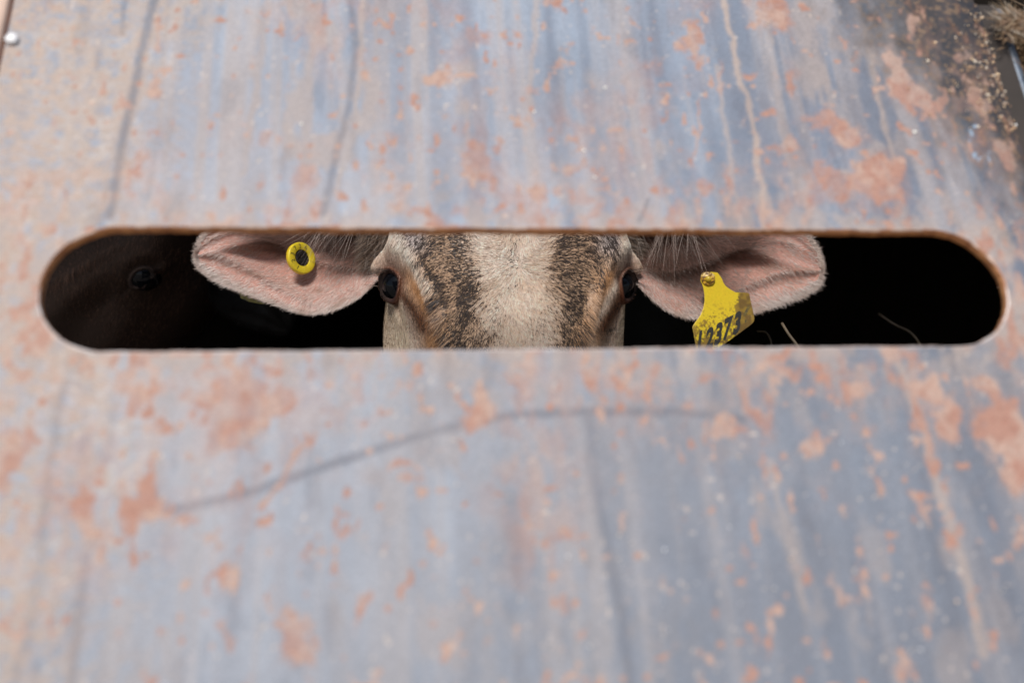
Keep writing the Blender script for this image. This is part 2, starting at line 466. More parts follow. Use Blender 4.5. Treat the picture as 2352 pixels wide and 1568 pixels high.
for pts, w_, s in (([(355,0),(322,140),(285,320),(252,495)],13,.62), ([(808,0),(818,120),(800,260),(765,380),(742,490)],10,.5),
                   ([(390,1172),(560,1132),(780,1058),(1000,987),(1176,952),(1350,944),(1560,945),(1700,962)],13,.48), ([(770,1062),(850,1035),(1000,987)],8,.4),
                   ([(1352,950),(1362,1080),(1395,1260),(1430,1420),(1448,1600)],15,.32), ([(145,880),(118,1060),(95,1230)],13,.35), ([(210,1230),(185,1350),(160,1568)],13,.4),
                   ([(1487,455),(1468,510)],4,.6), ([(285,0),(280,80)],8,.4), ([(1905,330),(1930,400),(1950,470)],4,.4), ([(2245,1250),(2330,1500)],12,.25), ([(2250,1300),(2270,1568)],22,.15)):
    d = seg_dist(va + (n_m - .5) * .004, vb, pts) / (w_ * MPX)
    dark = np.maximum(dark, s * (1 - sstep(.3, 1.3, d)))
dark = np.maximum(dark, sstep(.62, .74, fbm(va * 70 + 9, vb * 18, seed=91)) * .22)
# upper right border: dirt and missing sky reflection painted as one dark tone
border_a = EA1 - .006 - .105 * sstep(on_panel(1176, 620)[1], BT, vb)
dark_border = sstep(-.075, .035, va - border_a + (n_m - .5) * .05) * sstep(on_panel(1176, 760)[1], on_panel(1176, 420)[1], vb)

blue = np.array([.150, .180, .234])
bluel = np.array([.225, .270, .338])
c = mixc(np.broadcast_to(blue, (len(va), 3)), bluel, sstep(.35, .65, .6 * st1 + .4 * fbm(va * 9, vb * 7, seed=95)))
c = mixc(c, [.165, .17, .20], sstep(.4, .65, fbm(va * 14, vb * 8, seed=96)) * .35)
c = mixc(c, [.160, .172, .198], belowslot * .60)  # greyer below the slot: weaker sky reflection put into the colour
c = mixc(c, [.33, .26, .20], sstep(.42, .72, fbm(va * 6 + 7, vb * 4, seed=98)) * sstep(.3, .6, n_spot) * (.12 + .4 * sstep(EA0 + .25, EA0 + .08, va)))
c = c * (.93 + .14 * fbm(va * 45, vb * 38, seed=99))[:, None]
c = mixc(c, [.42, .325, .265], cream * .80)
c = mixc(c, [.60, .50, .42], fleck * (1 - dark_border * .5))
c = mixc(c, [.055, .06, .085], dark * .8)
c = mixc(c, [.018, .016, .018], dark_border * .92)
c = mixc(c, [.17, .085, .05], dark_border * sstep(.58, .68, n_spot) * .45)
c = mixc(c, [.20, .13, .08], dark_border * sstep(.58, .70, fbm(va * 330, vb * 300, seed=88, octs=3)) * .7)
rc = mixc(np.broadcast_to([.36, .195, .145], (len(va), 3)), [.41, .28, .225], sstep(.35, .65, fbm(va * 70, vb * 55, seed=97)))
rc = mixc(rc, [.29, .13, .09], sstep(.5, .75, n_f) * .5)
c = mixc(c, rc, np.clip(rust * 1.28, 0, .96) * (1 - dark_border * .35))
wp = np.zeros_like(va)                                   # two scraps of pale blue paint
for px, py, rw, rh in ((2252,322,9,9),(2240,352,12,9),(2248,375,11,6)):
    a, b = on_panel(px, py); q = np.hypot((wa - a) / (rw * MPX * 1.1), (wb - b) / (rh * MPX * 1.2)); wp = np.maximum(wp, 1 - sstep(.7, 1.1, q))
c = mixc(c, [.26, .34, .44], wp)
dull = np.clip(np.maximum.reduce([rust * 1.1, cream * .8, dark_border * .75, dark * .5, fleck]), 0, 1)

V = P3(va, vb, bump_h(va, vb) * sstep(0, .02, np.hypot(np.maximum(0, np.abs(va - sc_a) - sc), vb - sb) - sr))
f_top = grid_faces(kr, nca)
f_bot = grid_faces(len(bot_t), nca, off=kr * nca, flip=True)
# slot lip ring
ring_a = np.concatenate([ca[inside], ca[inside][::-1][1:-1]])
ring_s = np.concatenate([np.ones(inside.sum()), -np.ones(inside.sum() - 2)])
ring_b = sb + ring_s * slot_h(ring_a)
cx = np.clip(ring_a, sc_a - sc, sc_a + sc)
nx, ny = ring_a - cx, ring_b - sb
nl_ = np.hypot(nx, ny); nx /= nl_; ny /= nl_
THK = .0078
prof = [(0, 0), (-.0005, -.00012), (-.0011, -.0005), (-.0015, -.0011), (-.0016, -.0018), (-.0016, -.0046), (-.0015, -THK + .0006), (-.0006, -THK)]
RV = []
wob = (noise3(ring_a * 300, ring_b * 300, 0, 5) - .5) * .0007 + (fbm(ring_a * 60, ring_b * 60, 0, 15) - .5) * .0016
for k, (e, hN) in enumerate(prof):
    ww = wob * (k > 1)
    hb = bump_h(ring_a, ring_b) * 0
    RV.append(P3(ring_a + nx * (e + ww), ring_b + ny * (e + ww), hb + hN))
nring = len(ring_a)
# outer border strip, folded back
per_a = np.concatenate([ca, np.full(60, EA1), ca[::-1], np.full(60, EA0)])
per_b = np.concatenate([np.full(nca, BT), np.linspace(BT, BB, 60), np.full(nca, BB), np.linspace(BB, BT, 60)])
hb = bump_h(per_a, per_b)
OV = [P3(per_a, per_b, hb), P3(per_a, per_b, hb - THK)]
nper = len(per_a)
allV = [V] + RV + OV
offs = np.cumsum([0] + [len(v) for v in allV])
ringf = []
for k in range(len(prof) - 1):
    i = np.arange(nring); j = (i + 1) % nring
    ringf.append(np.stack([offs[1 + k] + i, offs[1 + k] + j, offs[2 + k] + j, offs[2 + k] + i], -1))
i = np.arange(nper); j = (i + 1) % nper
ob = 1 + len(prof)
of = np.stack([offs[ob] + i, offs[ob] + j, offs[ob + 1] + j, offs[ob + 1] + i], -1)
# back face, coarse grid following the same outline
ca2 = np.concatenate([[EA0], np.linspace(a_l[0], a_l[-1], 14), np.linspace(sc_a - sc, sc_a + sc, 30)[1:-1], np.linspace(a_r[0], a_r[-1], 14), [EA1]])
in2 = (np.abs(ca2 - sc_a) < sc + sr + EPS - 1e-9); h2 = np.where(in2, slot_h(ca2), 0)
t2 = np.linspace(0, 1, 12)
bt2 = sb + h2[None] + (BT - sb - h2)[None] * t2[:, None]; bb2 = sb - h2[None] - (sb - h2 - BB)[None] * t2[:, None]
aa2 = np.broadcast_to(ca2, bt2.shape)
BVs = [P3(aa2.ravel(), bt2.ravel(), bump_h(aa2.ravel(), bt2.ravel()) * .0 - THK - .0004), P3(aa2.ravel(), bb2.ravel(), -THK - .0004 + 0 * aa2.ravel())]
nb = len(offs) - 1
allV += BVs
offs = np.cumsum([0] + [len(v) for v in allV])
fb = [grid_faces(12, len(ca2), off=offs[nb], flip=True), grid_faces(12, len(ca2), off=offs[nb + 1])]
VV = np.concatenate(allV)
CC = np.tile(np.array([.2, .1, .06]), (len(VV), 1)); CC[:len(c)] = c
rr = np.zeros(len(VV)); rr[:len(dull)] = dull
lip_c = mixc(mixc(np.tile([.58, .53, .51], (nring, 1)), [.42, .27, .19], (ring_s > 0) * .8), [.30, .14, .07], sstep(.3, .6, noise3(ring_a * 120, ring_b * 120, 0, 8)) * (.35 + .65 * (ring_s > 0)))  # worn lower lip painted paler for the light its bevel catches
for k in range(3):
    CC[len(c) + k * nring: len(c) + (k + 1) * nring] = lip_c
faces = [f_top, f_bot] + ringf + [of] + fb
mi = np.concatenate([np.zeros(len(f_top) + len(f_bot))] + [np.full(nring, 0 if k < 3 else 1) for k in range(len(prof) - 1)] + [np.ones(nper)] + [np.full(len(f), 2) for f in fb])

M_panel, nt, p = mat_new('weathered_steel_sheet')
at = nt.nodes.new('ShaderNodeAttribute'); at.attribute_name = 'paint'
ad = nt.nodes.new('ShaderNodeAttribute'); ad.attribute_name = 'dull'
tc = nt.nodes.new('ShaderNodeTexCoord')
nz = nt.nodes.new('ShaderNodeTexNoise'); nz.inputs['Scale'].default_value = 700; nz.inputs['Detail'].default_value = 4
nt.links.new(tc.outputs['Object'], nz.inputs['Vector'])
mr = nt.nodes.new('ShaderNodeMapRange'); mr.inputs['From Min'].default_value = .3; mr.inputs['From Max'].default_value = .7
mr.inputs['To Min'].default_value = .8; mr.inputs['To Max'].default_value = 1.2
nt.links.new(nz.outputs['Fac'], mr.inputs['Value'])
vm = nt.nodes.new('ShaderNodeVectorMath'); vm.operation = 'SCALE'
nt.links.new(at.outputs['Color'], vm.inputs[0]); nt.links.new(mr.outputs[0], vm.inputs['Scale'])
nt.links.new(vm.outputs[0], p.inputs['Base Color'])
r1 = nt.nodes.new('ShaderNodeMapRange'); r1.inputs['To Min'].default_value = .52; r1.inputs['To Max'].default_value = .80
nt.links.new(ad.outputs['Fac'], r1.inputs['Value']); nt.links.new(r1.outputs[0], p.inputs['Roughness'])
r2 = nt.nodes.new('ShaderNodeMapRange'); r2.inputs['To Min'].default_value = .25; r2.inputs['To Max'].default_value = .0
nt.links.new(ad.outputs['Fac'], r2.inputs['Value']); nt.links.new(r2.outputs[0], p.inputs['Metallic'])
bp = nt.nodes.new('ShaderNodeBump'); bp.inputs['Strength'].default_value = .25; bp.inputs['Distance'].default_value = .0006
nt.links.new(nz.outputs['Fac'], bp.inputs['Height']); nt.links.new(bp.outputs[0], p.inputs['Normal'])

panel = empty('slotted_steel_panel', tuple(P3(sc_a, BB)))
tag(panel, 'weathered blue grey steel panel with rust patches and one long rounded slot', 'metal panel')
def to_panel(o):
    o.parent = panel
    o.matrix_parent_inverse = Matrix.Translation(-Vector(panel.location))
    return o
to_panel(mesh_np('sheet', VV, faces, [M_panel, M_steel_cut, M_back], None, colors=CC, extra={'dull': rr}, mat_index=mi))
# rolled blue flange along the right border (a small raised rim)
fl_b = np.linspace(BB, BT, 40)
fl_a = np.full(40, EA1 + .0065)
Vt, Ft = tube_vf(P3(fl_a, fl_b, -.017 + 0 * fl_b), .0055, 10)
to_panel(mesh_np('rim', Vt, Ft, M_bluepaint))
AX = np.stack([A_, B_, N_])
to_panel(box('stiffener', P3(sc_a, BB + .03, -.025), (EA1 - EA0 - .02, .04, .035), M_bluepaint, ax=AX, bevel=.003))
# weld beads: small bright lumps
def lump(name, px, py, r, mat, parent_fn, squash=.6, seed=0):
    a, b = on_panel(px, py)
    nn, mm = 10, 16
    ph = np.linspace(0, np.pi, nn)[:, None]; thh = np.arange(mm) / mm * 2 * np.pi
    X = np.stack(np.broadcast_arrays(np.sin(ph) * np.cos(thh), np.sin(ph) * np.sin(thh), np.cos(ph)), -1).reshape(-1, 3)
    X = X * (1 + .25 * (noise3(X[:, 0] * 2 + seed, X[:, 1] * 2, X[:, 2] * 2, 3) - .5))[:, None]
    h0 = float(bump_h(np.array([a]), np.array([b]))[0])
    V = P3(a, b, h0 + r * squash * .5) + (X[:, :1] * A_ + X[:, 1:2] * B_ + X[:, 2:] * N_ * squash) * r
    o = mesh_np(name, V, grid_faces(nn, mm, wrap=True), mat)
    return parent_fn(o) if parent_fn else o
M_weld = mat_plain('pale_speck', (.80, .78, .72), .4, 0, noise=.15, scale=300)
for (px, py, r) in ((2100, 305, 5), (693, 287, 4), (1341, 346, 3.6), (1390, 202, 3.8), (1366, 408, 3), (1227, 258, 3.2)):
    lump('paint_chip', px, py, r * MPX, M_weld, to_panel, .45, px)
lump('bolt', 27, 90, 17 * MPX, M_bolt, to_panel, .6, 2)

# chaff and splinters stuck all over the sheet (too many to count)
def flecks(n, fpos, size, cols):
    VV, FF, CC = [], [], []
    for k in range(n):
        px, py = fpos()
        a, b = on_panel(px, py)
        if not (EA0 + .004 < a < EA1 - .001 and BB < b < BT): continue
        qx = max(0, abs(a - sc_a) - sc)
        if math.hypot(qx, b - sb) < sr + .003: continue
        L = size() * MPX; w = L * random.uniform(.25, .9); t = min(w, .0008)
        an = random.uniform(0, math.pi)
        ax = math.cos(an) * A_ + math.sin(an) * B_; ay = -math.sin(an) * A_ + math.cos(an) * B_
        nn_ = N_ + .35 * (random.random() - .5) * A_ + .35 * (random.random() - .5) * B_
        h0 = float(bump_h(np.array([a]), np.array([b]))[0])
        v, f = box_vf(P3(a, b, h0 + t * .6), (L, w, t), np.stack([ax, ay, nn_]))
        FF.append(f + 8 * len(VV)); VV.append(v)
        cc = np.array(random.choice(cols)) * random.uniform(.7, 1.1)
        CC.append(np.tile(cc, (8, 1)))
    return np.concatenate(VV), np.concatenate(FF), np.concatenate(CC)
hay_cols = [(.62, .46, .30), (.50, .33, .20), (.70, .60, .48), (.36, .22, .13), (.42, .33, .26)]
v1, f1, c1 = flecks(420, lambda: (2352 - abs(random.gauss(0, 75)), 300 - random.random() ** .8 * 320), lambda: abs(random.gauss(0, 3.5)) + 2, hay_cols)
v2, f2, c2 = flecks(40, lambda: (random.uniform(1250, 2352), random.triangular(830, 1568, 1568)), lambda: abs(random.gauss(0, 2.2)) + 2.0, [(.66, .60, .52), (.60, .46, .36), (.62, .62, .64)])
v3, f3, c3 = flecks(30, lambda: (random.uniform(0, 2352), random.uniform(0, 1568)), lambda: abs(random.gauss(0, 1.8)) + 1.6, [(.78, .72, .62), (.72, .52, .38), (.80, .80, .80)])
tag(to_panel(mesh_np('chaff_flecks', np.concatenate([v1, v2, v3]), np.concatenate([f1, f2 + len(v1), f3 + len(v1) + len(v2)]), M_chaff, colors=np.concatenate([c1, c2, c3]), smooth=False)), kind='stuff')

# posts that carry the panel
def post(name, px, wdt, hN, label, mat):
    a = px
    top_b, bot_p = BT + .02, P3(a, BB, hN)
    e = empty(name, (float(bot_p[0]), float(bot_p[1]), 0))
    tag(e, label, 'post')
    inv = Matrix.Translation(-Vector(e.location))
    cc = (BT + BB) / 2
    o = box('upright', P3(a, cc, hN), (wdt, BT - BB + .06, .04), mat, ax=AX, bevel=.004); o.parent = e; o.matrix_parent_inverse = inv
    o = box('foot', (bot_p[0], bot_p[1] - .0, bot_p[2] / 2), (wdt * .9, .045, bot_p[2] + .02), mat, bevel=.004); o.parent = e; o.matrix_parent_inverse = inv
    return e
post('steel_post', EA0 - .033, .062, -.016, 'pale rusty steel post along the left border of the slotted panel', M_rustpost)
post('steel_post', EA1 - .010, .014, -.045, 'dark steel post behind the right border of the slotted panel', M_back)

# ================================================================== COWS
def catmull(Y, x, xq):
    """smooth interpolation of control rows Y at x (monotone x)"""
    x = np.asarray(x, float); Y = np.asarray(Y, float)
    m = np.gradient(Y, x, axis=0)
    i = np.clip(np.searchsorted(x, xq) - 1, 0, len(x) - 2)
    h = (x[i + 1] - x[i]); t = ((xq - x[i]) / h)
    sh = (-1,) + (1,) * (Y.ndim - 1)
    t = t.reshape(sh); h = h.reshape(sh)
    return ((1 + 2 * t) * (1 - t) ** 2 * Y[i] + t * (1 - t) ** 2 * h * m[i] + t * t * (3 - 2 * t) * Y[i + 1] + t * t * (t - 1) * h * m[i + 1])

HS = 1.21
SEC = {
 -.185: [(0,.085),(.015,.085),(.030,.088),(.04,.095),(.042,.11),(.036,.125),(.02,.135),(0,.14)],
 -.17: [(0,.048),(.035,.05),(.06,.058),(.075,.075),(.08,.10),(.07,.13),(.04,.155),(0,.16)],
 -.12: [(0,.012),(.05,.014),(.082,.024),(.098,.05),(.100,.09),(.095,.14),(.055,.19),(0,.20)],
 -.06: [(0,.001),(.058,.004),(.096,.015),(.113,.036),(.110,.085),(.103,.15),(.06,.21),(0,.225)],
 -.02: [(0,0),(.058,.003),(.095,.012),(.113,.032),(.115,.08),(.112,.15),(.065,.225),(0,.24)],
 .02: [(0,0),(.053,.003),(.086,.013),(.104,.036),(.117,.08),(.118,.15),(.065,.225),(0,.243)],
 .06: [(0,0),(.046,.004),(.074,.015),(.090,.043),(.113,.080),(.118,.15),(.065,.225),(0,.245)],
 .11: [(0,.002),(.039,.006),(.063,.020),(.080,.050),(.106,.090),(.114,.15),(.06,.215),(0,.235)],
 .18: [(0,.005),(.033,.010),(.052,.026),(.066,.055),(.080,.09),(.082,.13),(.045,.175),(0,.19)],
 .28: [(0,.008),(.030,.012),(.047,.028),(.056,.05),(.06,.075),(.056,.10),(.035,.125),(0,.13)],
 .33: [(0,.006),(.032,.008),(.055,.022),(.064,.045),(.066,.07),(.058,.095),(.035,.115),(0,.12)],
 .365: [(0,.016),(.025,.018),(.042,.028),(.052,.045),(.052,.062),(.045,.082),(.025,.098),(0,.10)],
 .375: [(0,.035),(.010,.036),(.018,.040),(.024,.048),(.024,.058),(.02,.068),(.01,.075),(0,.076)],
}
S_keys = np.array(sorted(SEC)); S_tab = np.array([SEC[k] for k in S_keys])       # (n,8,2)

EYE_C = {s: np.array([s * .1030, -.0045, .0520]) * HS for s in (-1, 1)}            # x, S, D
EYE_R = .0190 * HS
EYE_OPEN = 37.0
PAD = 1.0
def eye_axes(s):
    e = np.array([s * .73, .02, -.68]); e /= np.linalg.norm(e)
    l = np.array([-s * .10, 1.0, -.12]); l = l - (l @ e) * e; l /= np.linalg.norm(l)   # along the opening (towards the muzzle)
    return e, l, np.cross(e, l)

def head_grid(res=1.0):
    Sq = np.concatenate([np.linspace(-.185, -.10, int(24 * res))[:-1], np.linspace(-.10, .115, int(200 * res))[:-1], np.linspace(.115, .375, int(56 * res))])
    nt_ = int(120 * res)
    tq = np.concatenate([np.linspace(0, 4.6, nt_)[:-1], np.linspace(4.6, 7, int(20 * res))])
    rows = catmull(S_tab, S_keys, Sq)                                             # (n,8,2)
    prof = catmull(np.swapaxes(rows, 0, 1), np.arange(8), tq)                      # (m,n,2)
    prof = np.swapaxes(prof, 0, 1)                                                # (n,m,2)
    X = np.concatenate([prof[:, :, 0], -prof[:, ::-1, 0][:, 1:-1]], 1) * HS
    D = np.concatenate([prof[:, :, 1], prof[:, ::-1, 1][:, 1:-1]], 1) * HS
    S = np.broadcast_to(Sq[:, None] * HS, X.shape)
    P = np.stack([X, S, D], -1).copy()
    # soft forms: shallow groove down the forehead, bulge of the frontal bones, masseter line
    P[..., 2] += .0025 * np.exp(-(P[..., 0] / .012) ** 2) * (P[..., 2] < .05) * np.exp(-((P[..., 1] - .0) / .09) ** 2)
    P[..., 2] += (fbm(P[..., 0] * 22 + 5, P[..., 1] * 22, P[..., 2] * 22, seed=5, octs=3) - .5) * .004
    for s in (-1, 1):
        c0 = EYE_C[s]; e, l, b = eye_axes(s)
        # brow pad above the eye, tear hollow below it
        q = P - (c0 + e * .016 * HS - l * .029 + np.array([0, 0, .006]))
        w = np.exp(-((q @ l) / .013) ** 2 - ((q @ b) / .026) ** 2 - ((q @ e) / .035) ** 2)
        P += PAD * w[..., None] * (e * .017 + np.array([s * .014, .004, 0]))
        q = P - (c0 + np.array([-s * .012, .050, -.004]))
        w = np.exp(-((q[..., 0] + s * .25 * q[..., 1]) / .008) ** 2 - (q[..., 1] / .026) ** 2 - (q[..., 2] / .05) ** 2)
        P[..., 2] += w * .009
        q = P - (c0 + np.array([-s * .034, .030, -.028]))                         # crest running down from the inner brow
        w = np.exp(-((q[..., 0] + s * .42 * q[..., 1]) / .007) ** 2 - (q[..., 1] / .06) ** 2)
        P[..., 2] -= w * .0040 * (P[..., 2] < .08)
        # lids hugging the eyeball
        v = P - c0; r = np.linalg.norm(v, axis=-1); w_ = v / r[..., None]
        al = np.degrees(np.arctan2(w_ @ l, w_ @ e)); be = np.degrees(np.arctan2(w_ @ b, w_ @ e))
        front = (w_ @ e) > .05
        rho = np.hypot(al / np.where(al < 0, 37, 47), be / EYE_OPEN)
        tgt = np.where(rho < 1, EYE_R * (.60 + .52 * sstep(.80, 1.0, rho)), EYE_R * 1.12 + .0022 * sstep(10, -30, al) * sstep(1.9, 1.2, rho) + .0016 * np.exp(-((rho - 1.12) / .10) ** 2) - .0012 * np.exp(-((rho - 1.42) / .09) ** 2) + .0022 * np.exp(-((rho - 1.68) / .14) ** 2))
        tgt = np.where(rho >= 1, tgt - EYE_R * .17 * sstep(-.15, .35, w_[..., 2]) * sstep(1.6, 1.1, rho), tgt)
        bl = (1 - sstep(1.2, 1.85, rho)) * front * (r < .06)
        rn = r * (1 - bl) + tgt * bl
        P = c0 + w_ * rn[..., None]
    return P

def grid_normals(P, wrap=True):
    du = np.gradient(P, axis=0)
    if wrap:
        dv = (np.roll(P, -1, 1) - np.roll(P, 1, 1)) / 2
    else:
        dv = np.gradient(P, axis=1)
    n = np.cross(dv, du); L = np.linalg.norm(n, axis=-1, keepdims=True); L[L < 1e-12] = 1
    return n / L, L[..., 0]

# ---- ears in photo pixels at their own distance, brought into head space
MID = W(1183, 640, HEAD_D)
H_YAW, H_PITCH = R(6), R(14)
ex = np.array([math.cos(H_YAW), math.sin(H_YAW), 0])
fd = np.array([-math.sin(H_YAW), math.cos(H_YAW), 0])
es = -math.cos(H_PITCH) * np.array([0, 0, 1.0]) - math.sin(H_PITCH) * fd
ed = math.cos(H_PITCH) * fd - math.sin(H_PITCH) * np.array([0, 0, 1.0])
HB = np.stack([ex, es, ed])                     # rows: head axes in world
def h2w(P, basis=HB, org=MID): return org + P @ basis
def w2h(Pw): return (Pw - MID) @ HB.T

EAR_D = HEAD_D + .055
EARS = {
 -1: dict(L=[(905,600),(815,688),(715,716),(600,684),(508,642),(474,620),(458,602),(453,582)], U=[(925,455),(800,405),(700,402),(605,430),(532,478),(486,526),(461,560),(453,582)]),
  1: dict(L=[(1425,610),(1520,704),(1605,728),(1690,722),(1785,694),(1852,668),(1880,642),(1886,618)], U=[(1410,455),(1545,405),(1640,412),(1740,430),(1812,486),(1858,552),(1880,592),(1886,618)]),
}
U_keys = np.array([0, .22, .42, .62, .82, .93, .98, 1.0])
def ear_grid(s, nu=90, nv=80):
    e = EARS[s]
    uq = 1 - (1 - np.linspace(0, 1, nu)) ** 1.5
    L = catmull(np.array(e['L'], float), U_keys, uq); U = catmull(np.array(e['U'], float), U_keys, uq)
    vq = np.linspace(-1, 1, nv)
    vv = vq[None, :]; u = uq[:, None]
    # squared sides near the tip are rounded by bunching towards the tip
    PX = L[:, None, 0] * (1 - vv) / 2 + U[:, None, 0] * (1 + vv) / 2
    PY = L[:, None, 1] * (1 - vv) / 2 + U[:, None, 1] * (1 + vv) / 2
    cup = (.056 * (1 - np.abs(vv) ** 2.2)) * (1 - .75 * u) * sstep(1.02, .55, u * .9 + .1)
    dep = cup + .006 * u
    # folds running from the hollow to the lower border
    ang = vv * 3.2 - u * 4.2
    dep = dep + .0150 * (np.abs(np.sin(ang * 1.5 + .5)) - .5) * sstep(1.0, .2, vv) * (1 - u) ** .6 * sstep(0, .2, u) * (1 - np.abs(vv) ** 4)
    dep = dep - .014 * np.exp(-((vv - .05 + .5 * (u - .55)) / .16) ** 2) * np.exp(-((u - .66) / .2) ** 2)
    dep = dep + .008 * np.exp(-((vv - .45) / .2) ** 2) * np.exp(-((u - .6) / .25) ** 2)
    dep = dep - .012 * (1 - u) ** 2 + .060 * (1 - u) ** 7
    d = EAR_D + dep
    Pw = CAM + d[..., None] * (F_ + R_ * ((PX - 1176) * KPX)[..., None] + U_ * ((784 - PY) * KPX)[..., None])
    return w2h(Pw), uq, vq

def ear_shade(uu, vv, s):
    """shade in the hollow of the ear, painted into skin and hair colour"""
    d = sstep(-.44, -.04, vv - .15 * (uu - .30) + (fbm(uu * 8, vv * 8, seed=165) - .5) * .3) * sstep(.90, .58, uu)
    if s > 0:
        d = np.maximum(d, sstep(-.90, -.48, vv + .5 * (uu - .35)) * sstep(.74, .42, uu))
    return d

def strands(roots, nrm, dirs, length, width, cols, lift=.3, curl=.25, seed=1, nseg=3, sag=0.0, tipdark=0.0):
    """flat tapered hair ribbons, 2*nseg-1 triangles each"""
    r = np.random.default_rng(seed); N = len(roots)
    dirs = dirs - (dirs * nrm).sum(-1, keepdims=True) * nrm
    dirs /= np.linalg.norm(dirs, axis=1)[:, None] + 1e-9
    side = np.cross(nrm, dirs)
    w = np.broadcast_to(width, (N,)).copy() * r.uniform(.7, 1.3, N)
    L = np.broadcast_to(length, (N,)) * r.uniform(.65, 1.25, N)
    lf = np.broadcast_to(lift, (N,)) * r.uniform(.5, 1.5, N)
    cu = r.normal(0, 1, N) * curl
    V, C = [], []
    pos = roots - nrm * .0006
    d0 = dirs + nrm * lf[:, None] + side * (r.normal(0, .13, N))[:, None]
    roll = r.normal(0, .5, N)
    sd = side * np.cos(roll)[:, None] + nrm * np.sin(roll)[:, None]
    for k in range(nseg + 1):
        t = k / nseg
        ww = w * (1 - t) ** .7 * .5
        cc = cols * (1.0 - .16 * (1 - t))
        if k < nseg:
            V += [pos - sd * ww[:, None], pos + sd * ww[:, None]]; C += [cc, cc]
        else:
            V += [pos]; C += [cc]
        dd = d0 + side * (cu * t)[:, None] - nrm * (lf * .9 * t)[:, None] + np.array([0, 0, -sag * t])
        dd /= np.linalg.norm(dd, axis=1)[:, None]
        pos = pos + dd * (L / nseg)[:, None]
    V = np.stack(V, 1); C = np.stack(C, 1)          # N, 2*nseg+1, 3
    nvs = 2 * nseg + 1
    base = (np.arange(N) * nvs)[:, None]
    quads = np.concatenate([np.stack([base[:, 0] + 2 * k, base[:, 0] + 2 * k + 1, base[:, 0] + 2 * k + 3, base[:, 0] + 2 * k + 2], -1) for k in range(nseg - 1)])
    tris = np.stack([base[:, 0] + 2 * nseg - 2, base[:, 0] + 2 * nseg - 1, base[:, 0] + 2 * nseg], -1)
    return V.reshape(-1, 3), quads, tris, C.reshape(-1, 3)

class Fur:
    def __init__(s): s.V = []; s.Q = []; s.T = []; s.C = []; s.n = 0
    def add(s, *a, **k):
        V, Q, T, C = strands(*a, **k)
        s.V.append(V); s.Q.append(Q + s.n); s.T.append(T + s.n); s.C.append(C); s.n += len(V)
    def build(s, name, mat, parent):
        return mesh_np(name, np.concatenate(s.V), [np.concatenate(s.Q), np.concatenate(s.T)], mat, parent, colors=np.clip(np.concatenate(s.C), 0, 1), smooth=True)

def sample_grid(P, dens, N, wrap, seed):
    """random points on a grid surface, weights = cell area * dens(cell)"""
    r = np.random.default_rng(seed)
    nrm, _ = grid_normals(P, wrap)
    Pn = np.concatenate([P, P[:, :1]], 1) if wrap else P
    Nn = np.concatenate([nrm, nrm[:, :1]], 1) if wrap else nrm
    a = np.linalg.norm(np.cross(Pn[1:, :-1] - Pn[:-1, :-1], Pn[:-1, 1:] - Pn[:-1, :-1]), axis=-1)
    Dn = np.concatenate([dens, dens[:, :1]], 1) if wrap else dens
    wgt = (a * Dn[:-1, :-1]).ravel(); cdf = np.cumsum(wgt); cdf /= cdf[-1]
    k = np.searchsorted(cdf, r.random(N)); i, j = np.unravel_index(np.minimum(k, len(wgt) - 1), a.shape)
    u, v = r.random((2, N)); 
    def il(A):
        u_, v_ = (u[:, None], v[:, None]) if A.ndim == 3 else (u, v)
        return A[i, j] * (1 - u_) * (1 - v_) + A[i + 1, j] * u_ * (1 - v_) + A[i, j + 1] * (1 - u_) * v_ + A[i + 1, j + 1] * u_ * v_
    q = il(Nn); q /= np.linalg.norm(q, axis=1)[:, None] + 1e-9
    return il(Pn), q, i + u, j + v

